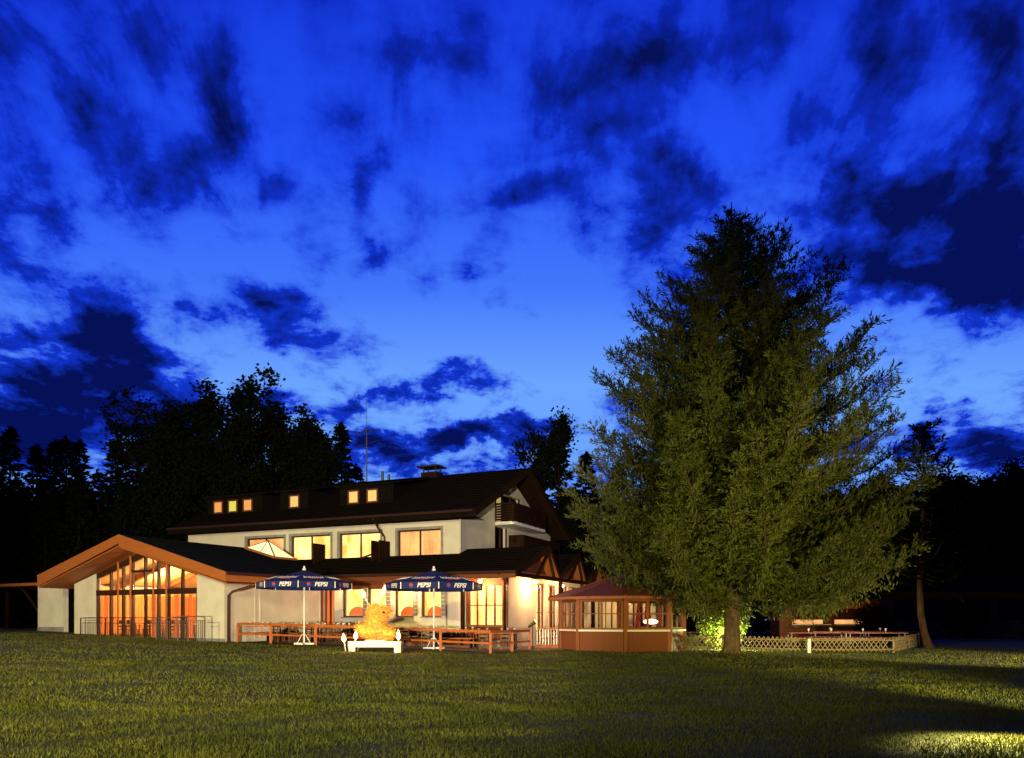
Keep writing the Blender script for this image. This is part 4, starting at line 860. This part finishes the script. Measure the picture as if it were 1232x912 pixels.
# ------------------------------------------------------------------ trees
def unit(a): return a / np.maximum(np.linalg.norm(a, axis=-1, keepdims=True), 1e-9)
def kites(P, D, Ln, Wd, rs_):
    n = len(P); D = unit(D); sd = unit(np.cross(D, rs_.randn(n, 3))); Ln = Ln[:, None]; Wd = Wd[:, None]
    return np.stack([P, P + D * Ln * .45 + sd * Wd, P + D * Ln, P + D * Ln * .45 - sd * Wd], 1).reshape(-1, 3)
def conifer(seed, H, prof, nprim, z0, subgap, shootgap, sl, sw, droop=.5, upt=.22, irregular=.12, sublen=.36, rtop=.55):
    """needle sprays on side twigs on curved limbs, limbs given back for the bark mesh"""
    r = np.random.RandomState(seed); out_ = []; limbs = []
    for i in range(nprim):
        h = z0 + (H - z0) * ((i + r.rand()) / nprim) ** 1.08 * .985; Rr = np.interp(h, prof[0], prof[1]) * (1 + irregular * r.randn()); Rr = max(Rr, .15)
        th = i * 2.39996 + r.randn() * .25; fz = h / H
        ns = 14; s = np.linspace(0, 1, ns); rise = (-.10 * (1 - fz) + rtop * fz ** 1.5 + .06 * r.randn()); bend = upt * (1.1 - .5 * fz)
        rr = s * Rr; zz_ = h + Rr * (rise * s - .20 * (1 - fz) * np.sin(np.pi * s) + bend * s ** 3)
        tw = th + .10 * r.randn() * s
        C = np.c_[rr * np.cos(tw), rr * np.sin(tw), zz_]; limbs.append((C[::3] if Rr > 1.2 else C[::6], max(.012, .016 * Rr)))
        m = max(3, int(Rr / subgap)); ts = (.10 + .90 * (np.arange(m) + r.rand(m)) / m)
        for sgn in (-1, 1):
            B = np.c_[np.interp(ts, s, C[:, 0]), np.interp(ts, s, C[:, 1]), np.interp(ts, s, C[:, 2])]
            T = unit(np.c_[np.gradient(C[:, 0]), np.gradient(C[:, 1]), np.gradient(C[:, 2])]); T = np.c_[np.interp(ts, s, T[:, 0]), np.interp(ts, s, T[:, 1]), np.interp(ts, s, T[:, 2])]
            Sd = unit(np.cross(T, [0, 0, 1.0])) * sgn
            ln = (sublen * Rr * (1.05 - ts) ** .8 * (.5 + .7 * r.rand(m)) + .28) * np.clip(ts * 3.5, .5, 1)
            D = unit(T * .75 + Sd * (.75 + .2 * r.rand(m)[:, None]) + np.array([0, 0, 1.0]) * (.10 * r.randn(m)[:, None] + .10))
            k = np.maximum(3, (ln / shootgap)).astype(int); idx = np.repeat(np.arange(m), k); q = np.concatenate([(np.arange(c) + .5) / c for c in k]); q = q + r.randn(len(q)) * .03
            L_ = ln[idx]; P = B[idx] + D[idx] * (q * L_)[:, None]; P[:, 2] -= droop * .35 * L_ * q ** 2; P += r.randn(*P.shape) * .035
            for s2 in (-1, 1):
                S2 = unit(np.cross(D[idx], [0, 0, 1.0])) * s2; ud = r.rand(len(idx))
                DD = unit(D[idx] * .9 + S2 * .8 + np.c_[np.zeros((len(idx), 2)), (ud * .9 - .45 - droop * .25)])
                out_.append(kites(P, DD, sl * (.6 + .8 * r.rand(len(idx))), sw * (.7 + .6 * r.rand(len(idx))), r))
        # tip tuft
        P = np.repeat(C[-1:], 10, 0) - unit(C[-1] - C[-3]) * (r.rand(10, 1) * .5); out_.append(kites(P, unit(C[-1] - C[-3])[None] + r.randn(10, 3) * .45 + np.array([0, 0, .2]), sl * (.9 + .5 * r.rand(10)), np.full(10, sw), r))
    P = np.c_[r.randn(60) * .04, r.randn(60) * .04, H - r.rand(60) ** .8 * 1.3]; out_.append(kites(P, r.randn(60, 3) * .6 + np.array([0, 0, .7]), np.full(60, sl), np.full(60, sw), r))
    return np.concatenate(out_), limbs
def limbs_mesh(limbs, n=5):
    w = MB()
    for C, r0 in limbs:
        k = len(C)
        if k < 2: continue
        w.tube([tuple(p) for p in C], [r0 * (1 - .85 * i / (k - 1)) for i in range(k)], n)
    return w
# the big spruce
x, y, z = at(880, 35.0)
sp_ = empty('spruce_tree', (x, y, z), 0, 'huge broad spruce, tallest tree on the lawn, floodlit olive green from below', 'tree')
def plume_tree(seed, H, prof, nprim, z0):
    """spruce whose upswept limbs each carry twigs all round, like small spires"""
    r = np.random.RandomState(seed); out_ = []; limbs = []
    for i in range(nprim):
        h = z0 + (H - z0) * ((i + r.rand()) / nprim) ** 1.05 * .975; fz = h / H
        Rr = max(.2, np.interp(h, prof[0], prof[1]) * (1 + .09 * r.randn())); th = i * 2.39996 + r.randn() * .22; Rr *= 1 + min(0, .15 * math.cos(th))
        if i % 3 == 1: Rr *= .62 + .2 * r.rand()
        ns = 16; s_ = np.linspace(0, 1, ns); rise = -.06 + .16 * fz + .25 * max(0, fz - .75) * 4 * .6 + .04 * r.randn(); bend = .21 - .02 * fz
        rr = s_ * Rr; zz_ = h + Rr * (rise * s_ - .16 * (1 - fz) * np.sin(np.pi * s_) + bend * s_ ** 2.6); tw = th + .16 * r.randn() * s_ ** 2
        C = np.c_[rr * np.cos(tw), rr * np.sin(tw), zz_]; limbs.append((C[::3] if Rr > 1.2 else C[::6], max(.012, .015 * Rr)))
        T = unit(np.c_[np.gradient(C[:, 0]), np.gradient(C[:, 1]), np.gradient(C[:, 2])])
        m = max(6, int(Rr / .070)); ts = .16 + .84 * (np.arange(m) + r.rand(m)) / m
        B = np.c_[[np.interp(ts, s_, C[:, k]) for k in range(3)]].T; TT_ = np.c_[[np.interp(ts, s_, T[:, k]) for k in range(3)]].T
        Sd = unit(np.cross(TT_, [0, 0, 1.0])); Up = unit(np.cross(Sd, TT_)); ph = r.rand(m) * 2 * np.pi; ph = np.where((np.sin(ph) < -.2) & (r.rand(m) < .6), -ph, ph)
        side_ = np.cos(ph)[:, None] * Sd * 1.25 + (np.sin(ph)[:, None] * .75 + .10) * Up
        ln = (.29 + .145 * Rr * (1.10 - ts) ** .55) * (.55 + .65 * r.rand(m)) * np.clip(ts * 3, .6, 1) * (.85 + .35 * np.abs(np.cos(ph)))
        D = unit(TT_ * .80 + side_ + np.array([0, 0, .12]))
        k = np.maximum(3, (ln / .066)).astype(int); idx = np.repeat(np.arange(m), k); q = np.concatenate([(np.arange(c) + .6) / c for c in k])
        L_ = ln[idx]; P = B[idx] + D[idx] * (q * L_)[:, None]; P[:, 2] -= .22 * L_ * q ** 2 * (1 - np.clip(ts[idx] - .6, 0, 1)); P += r.randn(*P.shape) * .02
        for s2 in (-1, 1):
            S2 = unit(np.cross(D[idx], unit(side_[idx] + r.randn(len(idx), 3) * .3 + np.array([0, 0, .8])))) * s2
            DD = unit(D[idx] * 1.1 + S2 * .8 + r.randn(len(idx), 3) * .16)
            out_.append(kites(P, DD, .19 * (.5 + .9 * r.rand(len(idx))), .024 * (.7 + .6 * r.rand(len(idx))), r))
        # hanging sprays under the limb
        m2 = int(Rr / .16); t2 = .2 + .7 * r.rand(m2); B2 = np.c_[[np.interp(t2, s_, C[:, k_]) for k_ in range(3)]].T; k2 = 7
        Q = np.repeat(B2, k2, 0) + np.c_[r.randn(m2 * k2, 2) * .10, -np.tile(np.arange(k2) * .10, m2)]
        out_.append(kites(Q, np.c_[r.randn(m2 * k2, 2) * .4, -np.ones(m2 * k2)], .20 * (.6 + .8 * r.rand(m2 * k2)), np.full(m2 * k2, .024), r))
        tp_ = np.repeat(C[-1:], 14, 0) + T[-1] * (r.rand(14, 1) * .5 - .2); out_.append(kites(tp_, T[-1][None] + r.randn(14, 3) * .4, .2 * (.9 + .5 * r.rand(14)), np.full(14, .026), r))
    P = np.c_[r.randn(110) * .05, r.randn(110) * .05, H - r.rand(110) ** .8 * 1.6]; out_.append(kites(P, r.randn(110, 3) * .6 + np.array([0, 0, .7]), np.full(110, .24), np.full(110, .028), r))
    return np.concatenate(out_), limbs
PR = ([0, 3.0, 4.5, 6, 8, 10.4, 12.6, 14.8, 16, 17.2, 18.3, 19.3], [6.4, 7.3, 7.9, 7.9, 7.3, 6.5, 5.5, 4.1, 3.1, 2.1, 1.1, .3])
V_, lm = plume_tree(5, 19.6, PR, 270, 3.0)
print('SPRUCE', len(V_) // 4)
npmesh('crown', V_, 4, NEEDLE, sp_)
tk = [(0, 0, -.1), (.02, 0, .25), (.03, .02, 1.2), (0, 0, 3), (-.05, 0, 7), (0, 0, 12), (.05, 0, 17), (0, 0, 20)]
w = MB(); w.tube(tk, [.42, .36, .34, .31, .25, .18, .08, .02], 14)
for k in range(7):
    a = k * .9; w.tube([(.2 * math.cos(a), .2 * math.sin(a), .4), (.34 * math.cos(a), .34 * math.sin(a), .10), (.55 * math.cos(a), .55 * math.sin(a), -.08)], [.10, .09, .03], 6)
tro = w.build('trunk', BARK, sp_, True); limbs_mesh(lm).build('limbs', mat('limb_bark', (.05, .038, .026), .95), sp_)
# lit shrub with its lamp behind the trunk
x, y, z = at(869, 40.0); e = empty('lit_shrub', (x, y, z), 0, 'yellow green leafy bush glowing in a ground lamp behind the spruce trunk', 'shrub')
npmesh('leaves', np.concatenate([leaves(4200, (0, 0, 1.3), (1.35, .7, 1.3), .13, rs), leaves(1600, (-.3, 0, 3.2), (.9, .6, 1.3), .13, rs)]), 4, SHRUB, e)
w = MB(); 
for k in range(7): w.tube([(0, 0, 0), (.3 * math.cos(k), .2 * math.sin(k), 1.2), (.6 * math.cos(k), .4 * math.sin(k), 3.2)], [.04, .03, .01], 5)
w.build('stems', BARK, e)
e2 = empty('ground_lamp', (x + .1, y - 1.3, z), 0, 'small ground floodlight lighting the bush behind the spruce trunk', 'lamp'); MB().box(-.12, .12, -.08, .08, 0, .22).build('housing', METAL, e2); MB().box(-.1, .1, .081, .09, .03, .19).build('lens', FLAME, e2)
l = point('lamp_light', (0, .2, .5), 620, (1, .95, .35), .08, e2)
# slender pine on the right
x, y, z = at(1112, 40.5); pi_ = empty('slender_pine', (x, y, z), 0, 'slender dark conifer with bare reddish curved trunk right of the lattice fence', 'tree')
PR2 = ([0, 3, 5, 7.5, 9.2, 10.6, 11.6], [.6, 2.0, 2.3, 1.5, 1.1, .7, .1]); V_, lm = conifer(11, 11.5, PR2, 85, 3.4, .26, .13, .24, .045, droop=.5, upt=.3, irregular=.25)
npmesh('crown', V_, 4, DKNEEDLE, pi_)
w = MB(); w.tube([(.28, 0, -.1), (.18, 0, .2), (.0, 0, .8), (-.18, 0, 1.8), (-.22, 0, 3.2), (-.1, 0, 6), (0, 0, 11.4)], [.34, .22, .18, .165, .15, .10, .02], 10); w.build('trunk', BARKR, pi_, True); limbs_mesh(lm).build('limbs', BARKR, pi_)
# round bushes
for k, (px, D, r_, wd) in enumerate(((1053, 49, 1.25, 'right of the lit kiosk'), (1158, 54, 1.5, 'before the unlit building at the right edge'))):
    x, y, z = at(px, D); e = empty('round_bush', (x, y, z), 0, 'dark clipped round bush %s' % wd, 'shrub', 'round bushes'); npmesh('leaves', leaves(3600, (0, 0, r_ * 1.0), (r_, r_, r_), .14, rs), 4, DKLEAF, e)
    MB().tube([(0, 0, -.05), (0, 0, r_)], .06, 6).build('trunk', BARK, e)
# small thorny shrub right of the gazebo
x, y, z = at(829, 37.6); e = empty('low_shrub', (x, y, z), 0, 'small bare twiggy shrub at the right corner of the summerhouse', 'shrub'); w = MB()
for k in range(26):
    a = rs.rand() * 6.28; r_ = .25 + rs.rand() * .5; w.tube([(0, 0, 0), (r_ * .4 * math.cos(a), r_ * .3 * math.sin(a), .35), (r_ * math.cos(a), r_ * .6 * math.sin(a), .4 + rs.rand() * .5)], [.018, .012, .005], 4)
w.build('twigs', LATT, e); npmesh('leaves', leaves(260, (0, 0, .5), (.6, .4, .35), .07, rs), 4, SHRUB, e)

# far conifers
def far_proto(seed, H, base, name):
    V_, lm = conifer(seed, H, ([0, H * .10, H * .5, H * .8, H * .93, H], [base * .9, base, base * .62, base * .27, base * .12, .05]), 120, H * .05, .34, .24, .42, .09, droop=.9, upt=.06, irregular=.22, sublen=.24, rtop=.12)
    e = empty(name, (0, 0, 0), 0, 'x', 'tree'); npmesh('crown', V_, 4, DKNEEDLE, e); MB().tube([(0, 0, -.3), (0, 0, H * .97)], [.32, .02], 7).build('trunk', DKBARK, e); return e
fp = [far_proto(21, 18, 3.3, 'fir_tree'), far_proto(22, 18, 2.5, 'fir_tree'), far_proto(23, 18, 4.2, 'fir_tree')]
FT = [(-14, 512, 62, 2), (12, 515, 60, 0), (44, 535, 64, 1), (66, 530, 68, 0), (80, 527, 60, 0), (96, 530, 63, 1), (118, 566, 60, 2), (139, 530, 62, 1), (160, 534, 66, 0), (182, 560, 60, 2), (214, 562, 62, 0), (246, 560, 64, 2), (283, 560, 61, 0), (318, 556, 64, 2), (345, 550, 66, 0), (369, 515, 66, 1), (388, 528, 68, 0), (411, 509, 63, 1), (428, 560, 70, 2), (-40, 540, 66, 0), (20, 575, 56, 2), (55, 580, 56, 2), (95, 575, 57, 2), (150, 580, 56, 2), (195, 585, 57, 2), (635, 575, 66, 2), (672, 520, 62, 2), (705, 545, 63, 0), (745, 555, 66, 2), (790, 560, 70, 0)]
FT.sort(key=lambda t: t[0]); used = [0, 0, 0]
for i, (px, py, D, kd) in enumerate(FT):
    x, y, z = at(px, D, 0); H = 1.55 + (745 - py) / 950 * D; s_ = H / 18
    nm = ['%d%s' % (i + 1, {1: 'st', 2: 'nd', 3: 'rd'}.get((i + 1) if (i + 1) < 20 else (i + 1) % 10, 'th'))][0]
    sidew = 'left of and behind the inn' if px < 440 else 'between the inn and the big spruce' if px < 730 else 'hidden behind the big spruce'
    place(fp[kd], used[kd] == 0, (x, y, 0), i * 1.7, '%s %s fir, %s from the left edge, %s' % (('tall' if py < 532 else 'shorter'), ('pointed', 'slim', 'broad')[kd], nm, sidew), 'dark firs behind the inn', s_); used[kd] = 1
# far broadleaf trees
def broadleaf(seed, H, rad, nl, size, name='broadleaf_tree', trunk_h=.35, sparse=.5):
    r = np.random.RandomState(seed); segs = []; tips = []
    def grow(p, d, L_, rd, lv):
        q = p + d * L_; mid = (p + q) / 2 + r.randn(3) * L_ * .05; segs.append(([p, mid, q], rd))
        if lv == 0: tips.append(q); return
        for k in range(3 if lv > 1 else 4):
            nd = unit(d + r.randn(3) * .55 + np.array([0, 0, .12])); grow(q if k < 2 else mid, nd, L_ * (.62 + .22 * r.rand()), rd * .6, lv - 1)
    grow(np.array([0, 0, 0.]), np.array([0, 0, 1.]), H * trunk_h, .35, 5)
    T = np.array(tips); 
    mx = np.array([np.abs(T[:, 0]).max(), np.abs(T[:, 1]).max(), T[:, 2].max()]); scv = np.array([rad / mx[0], rad / mx[1], H / mx[2]])
    T = T * scv
    k = nl // len(T) + 1; P = np.repeat(T, k, 0) + r.randn(len(T) * k, 3) * sparse * (.4 + r.rand(len(T) * k, 1)); n = len(P)
    Vv = kites(P, r.randn(n, 3), size * (.6 + .8 * r.rand(n)), size * .38 * np.ones(n), r)
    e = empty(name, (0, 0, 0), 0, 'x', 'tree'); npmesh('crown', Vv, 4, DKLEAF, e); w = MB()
    for ps, rd in segs: w.tube([tuple(q_ * scv) for q_ in ps], [rd, rd * .85, rd * .6], 5)
    w.build('trunk', DKBARK, e); return e
bt = broadleaf(31, 20, 4.6, 17000, .27, sparse=.30); b2 = broadleaf(37, 18, 5.6, 24000, .30, sparse=.38)
def setfar(p, first, px, py, D, label, rz=0., grp=None, H=20, wx=1.0):
    x, y, z = at(px, D, 0); s_ = (1.55 + (745 - py) / 950 * D) / H; o = place(p, first, (x, y, 0), rz, label, grp, s_); o.scale = (s_ * wx, s_ * wx, s_)
setfar(bt, True, 222, 484, 62, 'ragged loose crowned broadleaf tree, left one of the tall pair behind the hall', .3, 'tall loose trees behind the hall', 20, 1.2)
setfar(bt, False, 278, 464, 64, 'ragged loose crowned broadleaf tree, highest one behind the hall roof', 2.1, 'tall loose trees behind the hall', 20, 1.35)
setfar(bt, False, 338, 488, 61, 'ragged broadleaf tree at the right end of the tall clump behind the inn roof', 4.1, 'tall loose trees behind the hall', 20, 1.3)
setfar(b2, True, 664, 514, 58, 'dark leafy tree rising behind the right gable of the guest house', .5, None, 18, .85)
setfar(b2, False, 240, 520, 58, 'dense dark tree low in the clump behind the hall ridge', 1.5, None, 18, 1.0)
setfar(b2, False, 318, 512, 60, 'dense dark tree behind the left dormers of the guest house', 2.5, None, 18, 1.0)
setfar(b2, False, 375, 548, 62, 'low dense dark tree just left of the aerial mast', 3.5, None, 18, 1.0)
OR = ['first', 'second', 'third', 'fourth', 'fifth', 'sixth', 'seventh', 'eighth']
for i, (px, py, D) in enumerate(((1085, 575, 80), (1130, 580, 84), (1160, 574, 80), (1190, 576, 86), (1212, 572, 82), (1236, 556, 78), (1270, 560, 84), (1050, 582, 84))):
    pass
for i, (px, py, D) in enumerate(((1050, 582, 84), (1090, 577, 80), (1130, 583, 84), (1158, 576, 80), (1186, 578, 86), (1212, 572, 82), (1240, 556, 78), (1275, 560, 84))):
    setfar(b2, False, px, py, D, 'dark rounded tree, %s from the left in the far wood on the right' % OR[i], i * 1.3, 'trees of the far right wood', 18, 1.15)
# dense dark wood filling the distance
wd = []
for px in np.arange(-90, 1330, 9):
    D = 92; H = float(np.interp(px, [0, 200, 430, 620, 700, 1050, 1150, 1230], [16, 18, 15, 14.5, 15.5, 15.5, 16.5, 17])) + .8 * math.sin(px * .09) + rs.rand() * .9; x = (px - 616) / 950 * D
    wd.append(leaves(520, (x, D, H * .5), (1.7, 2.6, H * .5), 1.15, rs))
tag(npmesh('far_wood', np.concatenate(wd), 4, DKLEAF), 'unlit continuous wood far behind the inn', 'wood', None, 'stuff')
